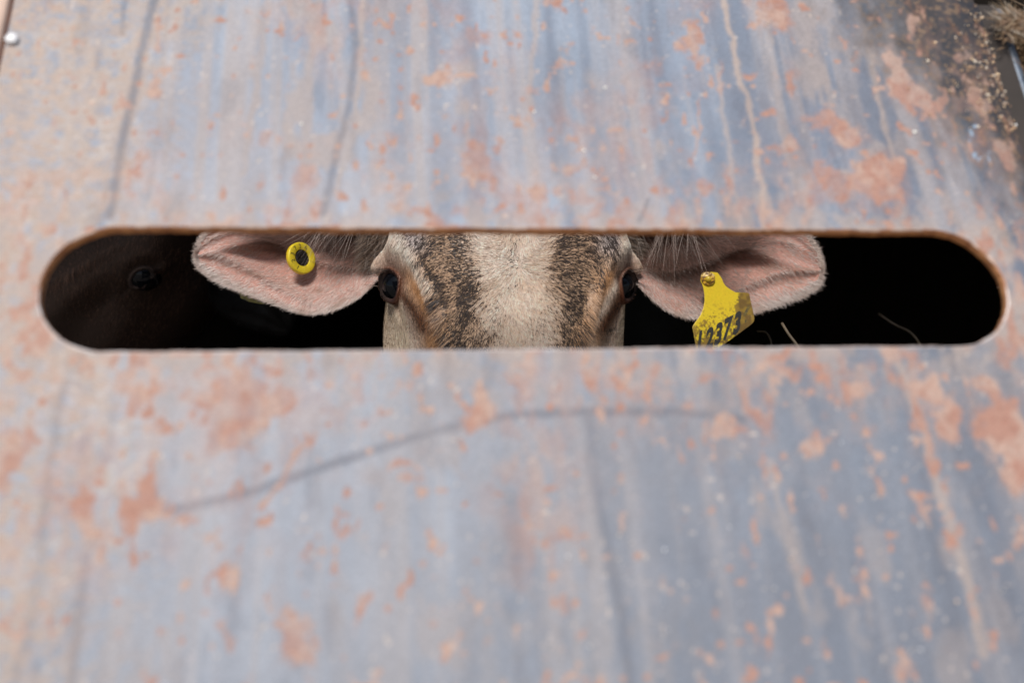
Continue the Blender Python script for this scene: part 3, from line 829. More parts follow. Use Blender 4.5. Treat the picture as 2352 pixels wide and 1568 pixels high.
# ---- colouring of the brindled head, in head space (x across, s down, both in units of a photo pixel)
UPX = KPX * HEAD_D
CREAM = np.array([.87, .72, .625]); TAN = np.array([.64, .43, .28]); DK = np.array([.030, .024, .025])
def lerp_tab(v, tab):
    tab = np.array(tab, float); return np.interp(v, tab[:, 0], tab[:, 1])
def face_uv(P):
    """flat chart of the face: head-space points spread over a plane in units of a photo pixel"""
    Pw = MID + P @ HB - CAM
    dz = np.maximum(Pw @ F_, .3)
    return (Pw @ R_) / dz / KPX + 1176 - 1175, 784 - (Pw @ U_) / dz / KPX
def face_masks(P):
    x, v = face_uv(P); dpt = P[:, 2]
    wig = (fbm(x / 26 + 40, v / 34, seed=101, octs=3) - .5) * 80
    # hair-scale streaks that radiate from the whirl
    th_ = np.arctan2(v - 612, x - 18); rr_ = np.hypot(v - 612, x - 18)
    streak = fbm(th_ * 26, rr_ / 20, seed=141, octs=2); streak2 = fbm(th_ * rr_.clip(40, 400) / 2.4, rr_ / 13, seed=142, octs=2)
    xx = x + wig * .5 + (streak - .5) * 40
    axx = np.abs(xx); au = np.abs(x); Lf = x < 0
    def lr(tl, tr, q=v): return np.where(Lf, lerp_tab(q, tl), lerp_tab(q, tr))
    w = lr([(430,80),(536,104),(589,90),(647,76),(709,76),(753,66),(800,50),(1000,50)], [(430,70),(548,90),(624,94),(724,104),(783,88),(1000,70)])
    band_o = lr([(430,280),(536,252),(589,226),(636,200),(724,170),(800,158),(1000,120)], [(430,280),(547,258),(636,214),(724,176),(800,154),(1000,120)])
    band = sstep(-24, 26, axx - w) * (1 - sstep(-20, 16, axx - band_o))
    stripe = fbm(xx / 17 + .5 * np.sin(v / 40), v / 75, seed=111, octs=3)
    inner = np.exp(-((axx - w - 14) / 14) ** 2); outer = np.exp(-((axx - band_o + 14) / 13) ** 2)
    pd = band * np.clip(.60 + 1.5 * (stripe - .5) + .8 * (streak2 - .5) + .24 * inner + .20 * outer, .06, .95)
    pd = np.maximum(pd, .5 * sstep(.45, .62, streak2) * (np.exp(-((x + 35) / 16) ** 2 - ((v - 755) / 34) ** 2) + np.exp(-((x - 70) / 20) ** 2 - ((v - 755) / 34) ** 2)))
    pd = np.maximum(pd, .22 * np.exp(-((x - 8) / 12) ** 2 - ((v - 580) / 50) ** 2))
    base = mixc(np.broadcast_to(CREAM, (len(P), 3)), TAN, sstep(.3, .7, fbm(x / 50, v / 60, seed=121)) * .30 + sstep(.5, .68, streak2) * .35)
    base = mixc(base, TAN * np.array([.92, .90, .88]), band * .85)
    greyz = band * sstep(600, 560, v) * sstep(170, 220, au); base = mixc(base, [.60, .57, .60], greyz * .7)
    cx_ = lr([(600,228),(660,215),(700,196),(740,180),(800,168)], [(600,235),(660,222),(700,210),(740,190),(800,165)])
    tanz = np.exp(-((au - cx_) / 33) ** 2) * sstep(575, 640, v)
    base = mixc(base, [.54, .275, .115], tanz * .95)
    pale = np.exp(-((au - lr([(530,266),(589,236),(636,211),(665,190),(720,172)], [(547,273),(621,257),(647,243),(718,206),(768,177)])) / 13) ** 2) * lr([(430,1),(650,1),(690,0),(900,0)], [(430,1),(720,1),(790,.6),(900,0)])
    base = mixc(base, [.86, .76, .67], pale * .85); pd = pd * (1 - pale * .8)
    tearc = lr([(640,262),(677,247),(705,225),(735,207),(765,196)], [(640,262),(690,248),(709,237),(741,215),(765,205)])
    tear = np.exp(-((au - tearc) / 20) ** 2) * sstep(650, 685, v) * sstep(785, 745, v)
    base = mixc(base, [.20, .070, .028], tear * .95); pd = np.maximum(pd, tear * .30)
    pd = np.maximum(pd, .7 * np.exp(-((x - 223) / 16) ** 2 - ((v - 757) / 7) ** 2))
    chk = sstep(-5, 7, au - lr([(660,262),(690,250),(800,228)], [(660,262),(700,250),(800,238)])) * sstep(670, 700, v)
    base = mixc(base, [.76, .62, .48], chk * .9); pd = pd * (1 - chk)
    lower = sstep(860, 1000, v); base = mixc(base, [.50, .44, .40], lower * .6); pd = np.maximum(pd * (1 - lower), lower * .1)
    # forehead above the slot
    up = sstep(500, 420, v); pd = pd * (1 - up * .5)
    return base, np.clip(pd, 0, 1), x, v

def lid_mask(P):
    m = np.zeros(len(P)); inner = np.zeros(len(P)); lo = np.zeros(len(P))
    for s in (-1, 1):
        c0 = EYE_C[s]; e, l, b = eye_axes(s)
        w_ = P - c0; r = np.linalg.norm(w_, axis=1); w_ = w_ / r[:, None]
        al = np.degrees(np.arctan2(w_ @ l, w_ @ e)); be = np.degrees(np.arctan2(w_ @ b, w_ @ e))
        rho = np.hypot(al / np.where(al < 0, 37, 47), be / EYE_OPEN) + 9 * ((w_ @ e) < .05)
        m = np.maximum(m, 1 - sstep(1.22, 1.75, rho)); inner = np.maximum(inner, 1 - sstep(1.02, 1.2, rho))
    return m, inner

def flow(P, x, v):
    """hair direction in head space: whirl between the eyes, then down the face"""
    cx0, cy0 = 18.0, 612.0
    dx, dy = x - cx0, v - cy0
    rr = np.hypot(dx, dy) + 1e-6
    dirx, dirs = dx / rr, dy / rr
    up = sstep(20, -60, dy) * sstep(60, 20, np.abs(dx))
    dirs = dirs * (1 - up) + up * .9                    # tuft above the whirl hangs down
    dirx = dirx * (1 - .5 * up)
    side = sstep(150, 222, np.abs(x))
    dirx = dirx * (1 - .6 * side); dirs = dirs * (1 - side) + side * .9
    D = np.zeros_like(P); D[:, 0] = dirx; D[:, 1] = dirs + .18
    D[:, 2] = .5 * side
    wob = (fbm(x / 30, v / 30, seed=131, octs=2) - .5) * .8
    c_, s_ = np.cos(wob), np.sin(wob)
    D[:, 0], D[:, 1] = D[:, 0] * c_ - D[:, 1] * s_, D[:, 0] * s_ + D[:, 1] * c_
    return D

def torso_mesh(head_w, neck_to, seed):
    """neck, trunk and legs as one remeshed body; head_w(P) maps head space to world, neck_to = trunk frame"""
    parts = []
    hp = lambda x, s, d: head_w(np.array([[x, s, d]]) * HS)[0]
    wx, wy = neck_to['at']; ang = neck_to['ang']
    fw = np.array([math.sin(ang), math.cos(ang), 0])     # from the shoulders towards the rump
    sd = np.array([math.cos(ang), -math.sin(ang), 0])
    zb = neck_to.get('z', 1.02)
    sh = np.array([wx, wy, zb])
    def loft(cs, rw, rh, n=20):
        cs = np.array(cs, float); k = len(cs)
        q = np.linspace(0, k - 1, k * 5); cs_ = catmull(cs, np.arange(k), q)
        rw_ = catmull(np.array(rw, float)[:, None], np.arange(k), q)[:, 0]; rh_ = catmull(np.array(rh, float)[:, None], np.arange(k), q)[:, 0]
        T = np.gradient(cs_, axis=0); T /= np.linalg.norm(T, axis=1)[:, None]
        V = []
        for i in range(len(cs_)):
            a = np.cross(T[i], [0, 0, 1.0])
            a = a / np.linalg.norm(a) if np.linalg.norm(a) > .2 else sd
            b = np.cross(a, T[i]); th_ = np.arange(n) / n * 2 * np.pi
            V.append(cs_[i] + rw_[i] * np.cos(th_)[:, None] * a + rh_[i] * np.sin(th_)[:, None] * b)
        N_k = len(cs_); V = np.vstack([np.concatenate(V), cs_[0], cs_[-1]])
        i = np.arange(n); c0, c1 = len(V) - 2, len(V) - 1
        return V, [grid_faces(N_k, n, wrap=True), np.stack([np.full(n, c0), (i + 1) % n, i], -1), np.stack([np.full(n, c1), (N_k - 1) * n + i, (N_k - 1) * n + (i + 1) % n], -1)]
    h0, h1 = hp(0, -.04, .10), hp(0, -.03, .20)
    mid = (h1 + sh) / 2 + np.array([0, 0, .03])
    parts.append(loft([h0, h1, mid, sh + [0, 0, .10], sh + fw * .25], [.05, .082, .11, .17, .2], [.07, .12, .20, .28, .3]))
    parts.append(loft([sh - fw * .14, sh, sh + fw * .35, sh + fw * .8, sh + fw * 1.2, sh + fw * 1.42], [.12, .25, .31, .34, .27, .12], [.16, .34, .36, .35, .30, .16]))
    for f_, o_ in ((.05, .16), (1.2, .17)):
        for sgn in (-1, 1):
            b0 = sh + fw * f_ + sd * sgn * o_
            if f_ < .5:
                pts = [b0 + [0, 0, -.10], b0 + [0, 0, -.34] - fw * .02, b0 + [0, 0, -.58] + fw * .0, np.append((b0 + fw * .01)[:2], .12), np.append((b0 - fw * .03)[:2], .02)]
            else:
                pts = [b0 + [0, 0, -.05], b0 + [0, 0, -.32] - fw * .06, b0 + [0, 0, -.55] + fw * .10, np.append((b0 + fw * .07)[:2], .12), np.append((b0 + fw * .03)[:2], .02)]
            parts.append(loft(pts, [.11, .085, .055, .042, .052], [.14, .10, .065, .045, .055], 14))
    V = []; Q = []; T = []; n0 = 0
    for v, fs in parts:
        V.append(v); Q.append(fs[0] + n0); T += [fs[1] + n0, fs[2] + n0]; n0 += len(v)
    tmp = mesh_np('tmp', np.concatenate(V), [np.concatenate(Q), np.concatenate(T)], M_skin)
    rm = tmp.modifiers.new('r', 'REMESH'); rm.mode = 'VOXEL'; rm.voxel_size = .022; rm.use_smooth_shade = True
    sm = tmp.modifiers.new('s', 'SMOOTH'); sm.factor = .6; sm.iterations = 6
    dg = bpy.context.evaluated_depsgraph_get(); dg.update()
    me = bpy.data.meshes.new_from_object(tmp.evaluated_get(dg))
    vv = np.empty(len(me.vertices) * 3); me.vertices.foreach_get('co', vv); vv = vv.reshape(-1, 3)
    lp = np.empty(len(me.loops), dtype=np.int32); me.loops.foreach_get('vertex_index', lp)
    tot = np.empty(len(me.polygons), dtype=np.int32); me.polygons.foreach_get('loop_total', tot)
    assert (tot == 4).all()
    fq = lp.reshape(-1, 4)
    om = tmp.data
    bpy.data.objects.remove(tmp); bpy.data.meshes.remove(om); bpy.data.meshes.remove(me)
    return vv, fq

def make_cow(name, label, basis, org, neck_to, dark=False, res=1.0):
    hw = lambda P: org + P @ basis
    flipn = np.linalg.det(basis) < 0
    base_pt = Vector((neck_to['at'][0], neck_to['at'][1], 0))
    root = empty(name, tuple(base_pt)); tag(root, label, 'cow')
    inv = np.array(base_pt)
    P = head_grid(res)
    n_, m_ = P.shape[:2]
    Pf = P.reshape(-1, 3)
    base, pd, x, v = face_masks(Pf)
    lm, li = lid_mask(Pf)
    skin = base * .72 * (1 - .78 * pd[:, None])
    skin = mixc(skin, [.115, .036, .017], np.clip(lm, 0, 1) * .95)
    skin = mixc(skin, [.028, .012, .010], li)
    skin = mixc(skin, [.02, .012, .010], np.clip(lm * 1.5, 0, 1) * sstep(EYE_C[1][2] - .014, EYE_C[1][2] - .005, Pf[:, 2]) * sstep(.012, .002, EYE_C[1][1] - .012 - Pf[:, 1]))
    if dark: skin = skin * 0 + np.array([.024, .0140, .0105]) + li[:, None] * np.array([.004, .004, .006])
    V = [hw(Pf)]; Fq = [grid_faces(n_, m_, wrap=True)]; Ft = []; C = [skin]
    capi = [np.array([[0, P[0, :, 1].mean(), P[0, :, 2].mean()]]), np.array([[0, P[-1, :, 1].mean(), P[-1, :, 2].mean()]])]
    V.append(hw(np.concatenate(capi))); C.append(np.tile(skin.mean(0), (2, 1)))
    i = np.arange(m_); j = (i + 1) % m_
    Ft.append(np.stack([np.full(m_, n_ * m_), j, i], -1)); Ft.append(np.stack([np.full(m_, n_ * m_ + 1), (n_ - 1) * m_ + i, (n_ - 1) * m_ + j], -1))
    off = n_ * m_ + 2
    ears = {}
    for s in (-1, 1):
        E, uq, vq = ear_grid(s)
        if dark:
            piv = np.array([s * .10, -.07, .10]) * HS; a_ = -s * R(62)
            q_ = E - piv; qx = q_[..., 0] * math.cos(a_) + q_[..., 2] * math.sin(a_); qd = -q_[..., 0] * math.sin(a_) + q_[..., 2] * math.cos(a_)
            E = piv + np.stack([qx, q_[..., 1] - .02, qd], -1) * .6
        en, _ = grid_normals(E, False)
        if en[..., 2].mean() > 0: en = -en                   # towards the viewer
        ears[s] = (E, en, uq, vq)
        th_e = .0042 * (1 - .6 * np.abs(vq)[None, :] ** 6) * (1 - .4 * uq[:, None] ** 4)
        Bk = E - en * th_e[..., None]
        nu, nv = E.shape[:2]
        Ug, Vg = [q_.ravel() for q_ in np.meshgrid(uq, vq, indexing='ij')]
        fcol = mixc(np.tile([.42, .22, .18], (nu * nv, 1)), [.03, .014, .010], np.clip(ear_shade(Ug, Vg, s) * .9 + sstep(.44, .20, Ug) * sstep(-.8, -.42, Vg) * .8, 0, .92)); bcol = np.tile([.22, .17, .15], (nu * nv, 1))  # skin darkened in hollow and root to carry their shade
        if dark: fcol = fcol * 0 + .004; bcol = bcol * 0 + .004
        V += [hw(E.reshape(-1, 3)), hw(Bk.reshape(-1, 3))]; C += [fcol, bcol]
        g = grid_faces(nu, nv, off=off); g2 = grid_faces(nu, nv, off=off + nu * nv, flip=True)
        rim = np.concatenate([np.arange(nu) * nv, (nu - 1) * nv + np.arange(1, nv), (np.arange(nu - 1)[::-1]) * nv + nv - 1, np.arange(1, nv - 1)[::-1]])
        r2 = np.roll(rim, -1)
        rf = np.stack([rim + off, r2 + off, r2 + off + nu * nv, rim + off + nu * nv], -1)
        Fq += [g, g2, rf]; off += 2 * nu * nv
    tv, tf = torso_mesh(hw, neck_to, 1)
    V.append(tv); Fq.append(tf + off)
    tcol = np.tile(np.array([.004, .003, .003]) if dark else np.array([.008, .007, .006]), (len(tv), 1))
    tcol = tcol * (.7 + .6 * fbm(tv[:, 0] * 20, tv[:, 1] * 20, tv[:, 2] * 20, seed=7))[:, None]
    C.append(tcol)
    body = mesh_np('body', np.concatenate(V) - inv, [np.concatenate(Fq), np.concatenate(Ft)], M_skin, root, colors=np.clip(np.concatenate(C), 0, 1))
    # -------- eyes
    for s in (-1, 1):
        e, l, b = eye_axes(s)
        nn, mm = 28, 40
        ph = np.linspace(0, np.pi, nn)[:, None]; t_ = np.arange(mm) / mm * 2 * np.pi
        rad = EYE_R * (1 + .045 * np.exp(-(ph / .5) ** 2))
        X = (rad * np.cos(ph))[..., None] * e + (rad * np.sin(ph) * np.cos(t_))[..., None] * l + (rad * np.sin(ph) * np.sin(t_))[..., None] * b
        mesh_np('eyeball', hw(EYE_C[s] + X.reshape(-1, 3)) - inv, grid_faces(nn, mm, wrap=True), M_eye, root)
    # -------- coat
    fur = Fur(); matf = M_blackfur if dark else M_fur
    def wl_(A, vec=False): return A @ basis if vec else hw(A) - inv
    q = P[..., 1] / UPX + 640
    dens = np.where((q > 500) & (q < 830), 1.0, .22) * np.where(P[..., 2] > .13, .12, 1.0)
    r, nn_, fi, fj = sample_grid(P, dens, 16000 if dark else 135000, True, 5)
    lm, li = lid_mask(r); keep = li < .25; r, nn_ = r[keep], nn_[keep]; lm = lm[keep]
    base, pd, x, v = face_masks(r)
    rg = np.random.default_rng(8)
    isd = rg.random(len(r)) < pd
    th0 = np.arctan2(v - 612, x - 18); r0 = np.hypot(v - 612, x - 18)
    tone = (rg.normal(1.0, .17, len(r)) + .85 * (fbm(th0 * r0.clip(40, 400) / 3.0, r0 / 16, seed=143, octs=2) - .5)).clip(.3, 1.3)[:, None]
    cols = np.where(isd[:, None], DK + np.array([.05, .035, .028]) * rg.random((len(r), 1)) ** 2 * 2, base * tone)
    cols = mixc(cols, [.17, .058, .028], lm * .88)
    D = flow(r, x, v)
    on_side = sstep(140, 215, np.abs(x)) 
    Ln = .023 - .0150 * on_side; Ln = np.where(lm > .05, .0035, Ln)
    # hair around the lids lies along the lids
    if dark:
        cols = np.tile([.058, .034, .025], (len(r), 1)) * (1 + rg.random((len(r), 1)) * 1.2)
    fur.add(wl_(r), wl_(nn_, True), wl_(D, True), Ln, .00052, np.clip(cols, 0.004, .88), lift=.22 - .10 * on_side, curl=.2, seed=21)
    for s in (-1, 1):
        E, en, uq, vq = ears[s]; nu, nv = E.shape[:2]
        U2, V2 = np.meshgrid(uq, vq, indexing='ij')
        du = np.gradient(E, axis=0); dv = np.gradient(E, axis=1)
        du /= np.linalg.norm(du, axis=-1, keepdims=True) + 1e-9; dv /= np.linalg.norm(dv, axis=-1, keepdims=True) + 1e-9
        dens = (.6 + .7 * np.abs(V2) ** 2 + .5 * U2) * np.where(V2 > .55, .35, 1)
        r, _n, fi, fj = sample_grid(E, dens, 3000 if dark else 22000, False, 30 + s)
        ii = np.clip(fi.astype(int), 0, nu - 1); jj = np.clip(fj.astype(int), 0, nv - 1)
        nE = en[ii, jj]; uu = uq[ii]; vv = vq[jj]
        rg = np.random.default_rng(40 + s)
        wob = (fbm(uu * 9, vv * 7, seed=150 + s, octs=2) - .5) * 1.6
        Dd = du[ii, jj] * (.75 + .4 * uu + wob * .3)[:, None] + dv[ii, jj] * (np.sign(vv) * np.abs(vv) ** .7 * 1.0 + wob * .8 - .15)[:, None]
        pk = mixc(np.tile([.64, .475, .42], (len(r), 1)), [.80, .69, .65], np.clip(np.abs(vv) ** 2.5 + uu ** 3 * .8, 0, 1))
        deep = ear_shade(uu, vv, s)
        pk = mixc(pk, [.060, .028, .019], np.clip(deep, 0, .93))  # shade of the hollow painted into the hair
        if s > 0: pk = pk * .74  # right ear toned down, its shade put into the hair colour
        pk = mixc(pk, [.055, .036, .027], sstep(.44, .20, uu) * sstep(-.80, -.42, vv) * .85)  # root beside the head painted dark for its shade
        pk = mixc(pk, [.40, .24, .16], sstep(.55, .72, fbm(uu * 14, vv * 9, seed=160 + s)) * .5 * (1 - deep))
        pk = pk * rg.normal(1, .12, (len(r), 1))
        if dark: pk = pk * 0 + np.array([.005, .004, .004])
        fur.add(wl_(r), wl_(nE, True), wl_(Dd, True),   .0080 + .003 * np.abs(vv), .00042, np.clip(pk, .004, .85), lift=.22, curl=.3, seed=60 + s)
        # fringe along the border
        k = 1500 if dark else 6500
        rg = np.random.default_rng(50 + s)
        lowm = rg.random(k) < .62
        uu = rg.random(k) ** .75; i0 = np.clip((uu * (nu - 1)).astype(int), 0, nu - 1)
        jb = np.where(lowm, rg.integers(0, 3, k), nv - 1 - rg.integers(0, 3, k))
        r = E[i0, jb] + rg.normal(0, .0008, (k, 3)); nE = en[i0, jb]
        Dd = dv[i0, jb] * np.where(lowm, -1, 1)[:, None] + du[i0, jb] * (.45 + .5 * uu)[:, None] + rg.normal(0, .22, (k, 3))
        pk = np.tile([.62, .51, .46], (k, 1)) * rg.normal(1, .12, (k, 1))
        if dark: pk = pk * 0 + np.array([.005, .004, .004])
        fur.add(wl_(r), wl_(nE, True), wl_(Dd, True), .0065, .00040, np.clip(pk, .004, .9), lift=.15, curl=.4, seed=70 + s)
        # long pale hair hanging from the upper root across the hollow
        k = 60 if dark else 620
        uu = .04 + rg.random(k) ** 1.1 * .24; i0 = (uu * (nu - 1)).astype(int); j0 = (nv * (.60 + .36 * rg.random(k))).astype(int).clip(0, nv - 1)
        r = E[i0, j0] + en[i0, j0] * .002; nE = en[i0, j0]
        clump = (fbm(uu * 40, j0 / 9.0, seed=170 + s, octs=2) - .5)
        Dd = np.tile([s * .40, .95, .05], (k, 1)) + np.array([1.0, 0, 0]) * (clump * 2.4)[:, None] + rg.normal(0, .07, (k, 3))
        pk = mixc(np.tile([.38, .30, .27], (k, 1)), [.06, .04, .032], sstep(-.08, .03, clump) * .88) * rg.normal(1, .15, (k, 1))
        if dark: pk = pk * 0 + .004
        fur.add(wl_(r), wl_(nE, True), wl_(Dd, True), .074, .00034, np.clip(pk, .004, .9), lift=.22, curl=.22, seed=80 + s, nseg=6)
        # short woolly hair at the root between ear and brow
        k = 200 if dark else 2600
        r = np.stack([s * (.112 + .030 * rg.random(k)), -.085 + .055 * rg.random(k), .076 + .025 * rg.random(k)], -1) * HS
        pk = mixc(np.tile([.17, .11, .075], (k, 1)), [.05, .035, .028], rg.random(k)) 
        if dark: pk = pk * 0 + .004
        fur.add(wl_(r), wl_(np.tile([0, 0, -1.0], (k, 1)), True), wl_(np.tile([s * .7, .7, 0], (k, 1)) + rg.normal(0, .3, (k, 3)), True), .016, .00045, pk, lift=.3, curl=.5, seed=90 + s)
    fo = fur.build('fur', matf, root); fo['kind'] = 'stuff'
    # -------- eyelashes
    for s in (-1, 1):
        e, l, b = eye_axes(s)
        la = Fur(); k = 46; rg = np.random.default_rng(70 + s)
        be = np.radians(rg.uniform(-50, 22, k)); be = be * (1 if (b[0] * s) > 0 else -1) * -1
        al = np.radians(-39 * np.sqrt(np.clip(1 - (np.degrees(be) / 52) ** 2, .05, 1)))
        dirr = np.cos(al)[:, None] * np.cos(be)[:, None] * e + np.sin(al)[:, None] * l + (np.cos(al) * np.sin(be))[:, None] * b
        r = EYE_C[s] + dirr * EYE_R * 1.16
        Dd = e * 1.0 + l * .35 + np.array([s * .55, 0, .1]) + rg.normal(0, .12, (k, 3))
        cc = np.where(rg.random((k, 1)) < .5, [.5, .42, .38], [.03, .025, .025]) * (0.1 if dark else 1)
        la.add(wl_(r), wl_(dirr * .0 + (-l), True), wl_(Dd, True), .021, .00050, cc, lift=.1, curl=.25, seed=5 + s, nseg=5)
        la.build('eyelashes', matf, root)
    return root, ears

main_cow, MAIN_EARS = make_cow('cow', 'brindled cream and black cow with tagged pink ears looking through the slot', HB, MID, dict(at=(.10, 1.95), ang=R(4), z=1.0))

# dark cow: head turned with the muzzle down to the left
def head_basis(yaw, pitch, roll):
    """yaw>0 turns the face towards the viewer's left"""
    Rz = Matrix.Rotation(-yaw, 3, 'Z'); Rx = Matrix.Rotation(0, 3, 'X')
    B0 = np.stack([[1, 0, 0], [0, -math.sin(pitch), -math.cos(pitch)], [0, math.cos(pitch), -math.sin(pitch)]]).astype(float)
    Ry = np.array(Matrix.Rotation(roll, 3, 'Y')); Rz = np.array(Rz)
    return (Rz @ Ry @ B0.T).T
DB = head_basis(R(38), R(20), R(38))
EYE_OPEN = 25.0
PAD = .25
eye_target = W(325, 640, 1.30)
DORG = eye_target - (EYE_C[1] + eye_axes(1)[0] * EYE_R) @ DB
make_cow('cow', 'black brown cow in the shade seen at the left end of the slot', DB, DORG, dict(at=(-.45, 1.95), ang=R(-12), z=.98), dark=True, res=.6)

# ================================================================== EAR TAGS
# round button
def ear_depth(s, px, py):
    Pw = h2w(MAIN_EARS[s][0].reshape(-1, 3)) - CAM
    dz = Pw @ F_; qx = (Pw @ R_) / dz / KPX + 1176; qy = 784 - (Pw @ U_) / dz / KPX
    m = (qx - px) ** 2 + (qy - py) ** 2 < 64
    return float(dz[m].min())
TD = ear_depth(-1, 690, 592) - .013
bc = W(695, 592, TD)
img_n = np.array([math.cos(R(20)), 0, math.sin(R(20))])
toc = (CAM - bc) / np.linalg.norm(CAM - bc)
n_b = math.sin(R(42)) * (img_n[0] * R_ + img_n[2] * U_) + math.cos(R(42)) * toc; n_b /= np.linalg.norm(n_b)
mj = np.array([math.sin(R(20)), 0, -math.cos(R(20))]); mj = mj[0] * R_ + mj[2] * U_; mj = -(mj - (mj @ n_b) * n_b); mj /= np.linalg.norm(mj)   # "up" on the face
mn = np.cross(mj, n_b); mn /= np.linalg.norm(mn)
if mn @ R_ < 0: mn = -mn
RB = 37 * KPX * TD; HT = .0068
button = empty('ear_tag', tuple(bc)); tag(button, 'round yellow button ear tag with black numbers around its dark centre', 'ear tag')
def lathe(profile, n=56):
    prof_ = np.array(profile); t_ = np.arange(n) / n * 2 * np.pi
    V = (prof_[:, None, 0, None] * (np.cos(t_)[None, :, None] * mn + np.sin(t_)[None, :, None] * mj)) + prof_[:, None, 1, None] * n_b
    return V.reshape(-1, 3), grid_faces(len(prof_), n, wrap=True)
rim_prof = [(0, -HT), (RB * .96, -HT), (RB * 1.0, -HT * .85), (RB * 1.0, -HT * .15), (RB * .965, -HT * .02), (RB * .93, 0), (RB * .56, 0), (RB * .53, -.0004), (RB * .525, -.0016), (RB * .52, -.0045), (0, -.0045)]
vb_, fb_ = lathe(rim_prof)
rad_v = np.linalg.norm(vb_ - (vb_ @ n_b)[:, None] * n_b, axis=1)
cb = np.tile([.64, .50, .020], (len(vb_), 1))
cb = mixc(cb, [.62, .36, .01], sstep(-.001, -.004, vb_ @ n_b) * .7)
cb = mixc(cb, [.35, .22, .03], sstep(.55, .75, fbm(vb_[:, 0] * 300, vb_[:, 1] * 300, vb_[:, 2] * 300, seed=3)) * .4)
mesh_np('disc', vb_, fb_, M_yellow, button, colors=cb)
vs, fs = lathe([(RB * .515, -.0046), (RB * .515, -.0022), (RB * .49, -.0012), (RB * .36, -.0004), (RB * .22, -.0010), (RB * .10, -.0016), (0, -.0014)], 32)
vs = vs + (noise3(vs[:, 0] * 900, vs[:, 1] * 900, vs[:, 2] * 900, 4)[:, None] - .5) * n_b * .0016
mesh_np('plug', vs, fs, M_hole, button)
v_, f_ = tube_vf([n_b * -HT * .5, -toc * .012 + n_b * -HT, -toc * .034 + n_b * -HT], .0035, 12)
mesh_np('pin', v_, f_, M_hole, button)

def glyph(ch, bold=.012):
    cu = bpy.data.curves.new('t', 'FONT'); cu.body = ch; cu.size = 1.0; cu.align_x = 'CENTER'; cu.offset = bold; cu.resolution_u = 6
    cu.extrude = .02
    o = bpy.data.objects.new('t', cu); COL.objects.link(o)
    dg = bpy.context.evaluated_depsgraph_get(); dg.update()
    me = bpy.data.meshes.new_from_object(o.evaluated_get(dg))
    v = np.empty(len(me.vertices) * 3); me.vertices.foreach_get('co', v); v = v.reshape(-1, 3)
    polys = [list(p_.vertices) for p_ in me.polygons]
    bpy.data.objects.remove(o); bpy.data.curves.remove(cu); bpy.data.meshes.remove(me)
    v[:, 1] -= .35
    return v, polys
def glyph_obj(ch, fn, mat, parent, bold=.012):
    v, polys = glyph(ch, bold)
    me = bpy.data.meshes.new('digit'); me.from_pydata([tuple(p_) for p_ in fn(v)], [], polys); me.materials.append(mat)
    o = bpy.data.objects.new('digit', me); return link(o, parent)
for ch, (zx, zy), mt in zip('123736', ((735, 1085), (592, 880), (552, 640), (622, 432), (765, 395), (912, 445)), (0, 0, 0, 0, 1, 1)):
    off2 = np.array([(zx - 845), -(zy - 760)]) / 14.25 * .98 * KPX * TD
    G = np.array([[mn @ R_, mj @ R_], [mn @ U_, mj @ U_]])
    ab = np.linalg.solve(G, off2); rr_ = np.linalg.norm(ab); ab = ab / rr_ * RB * .745
    up = ab[0] * mn + ab[1] * mj; up /= np.linalg.norm(up); rt = np.cross(up, n_b)
    if np.cross(rt, up) @ n_b < 0: rt = -rt
    cpt = ab[0] * mn + ab[1] * mj
    hgt = RB * .27 / .70
    glyph_obj(ch, lambda v: cpt + v[:, :1] * hgt * 1.0 * rt + v[:, 1:2] * hgt * up + (v[:, 2:] * hgt * .05 + .00012) * n_b, M_ink if mt == 0 else M_inkworn, button, .008)
# male half of the tag under the left ear
pk = empty('ear_tag', tuple(W(572, 676, EAR_D + .012))); tag(pk, 'dirty yellow green tag backing peeking out below the left ear', 'ear tag')
ol = np.array([(548,658),(600,674),(624,690),(606,699),(572,693),(552,684)], float)
n0 = len(ol); fr = np.stack([W(a, b, EAR_D + .010) for a, b in ol]); bk2 = np.stack([W(a, b, EAR_D + .0125) for a, b in ol])
i = np.arange(n0); j = (i + 1) % n0
me = bpy.data.meshes.new('flap'); org0 = np.array(pk.location)
me.from_pydata([tuple(q_) for q_ in np.vstack([fr, bk2]) - org0], [], [list(range(n0)), list(range(2 * n0 - 1, n0 - 1, -1))] + [[int(a_), int(a_) + n0, int(b_) + n0, int(b_)] for a_, b_ in zip(i, j)])
me.materials.append(mat_plain('dirty_yellow_plastic', (.30, .26, .05), .6, 0, scale=300, col2=(.08, .07, .04)))
link(bpy.data.objects.new('flap', me), pk)

# flag tag
FD = min(ear_depth(1, a_, b_) for a_, b_ in ((1627, 641), (1620, 670), (1650, 670), (1640, 700), (1700, 690), (1640, 715))) - .014
print('tag depths', TD, FD)
def tag_d(px, py): return FD + (px - 1660) * .00010 - (py - 700) * .00012
tagroot = empty('ear_tag', tuple(W(1627, 641, FD))); tag(tagroot, 'yellow flag shaped ear tag with large black numbers and brown dirt on one corner', 'ear tag')
torg = np.array(tagroot.location)
outl = np.array([(1627,624),(1638,625),(1648,626),(1657,638),(1662,650),(1668,658),(1678,665),(1689,671),(1704,673),(1717,672),(1721,675),(1724,690),(1729,712),(1733,731),(1732,738),(1727,744),(1700,764),(1668,787),(1640,806),(1616,823),(1606,822),(1601,814),(1597,789),(1593,766),(1590,752),(1593,745),(1602,733),(1609,723),(1615,708),(1618,692),(1618,678),(1616,664),(1613,653),(1609,645),(1612,632),(1619,626)], float)
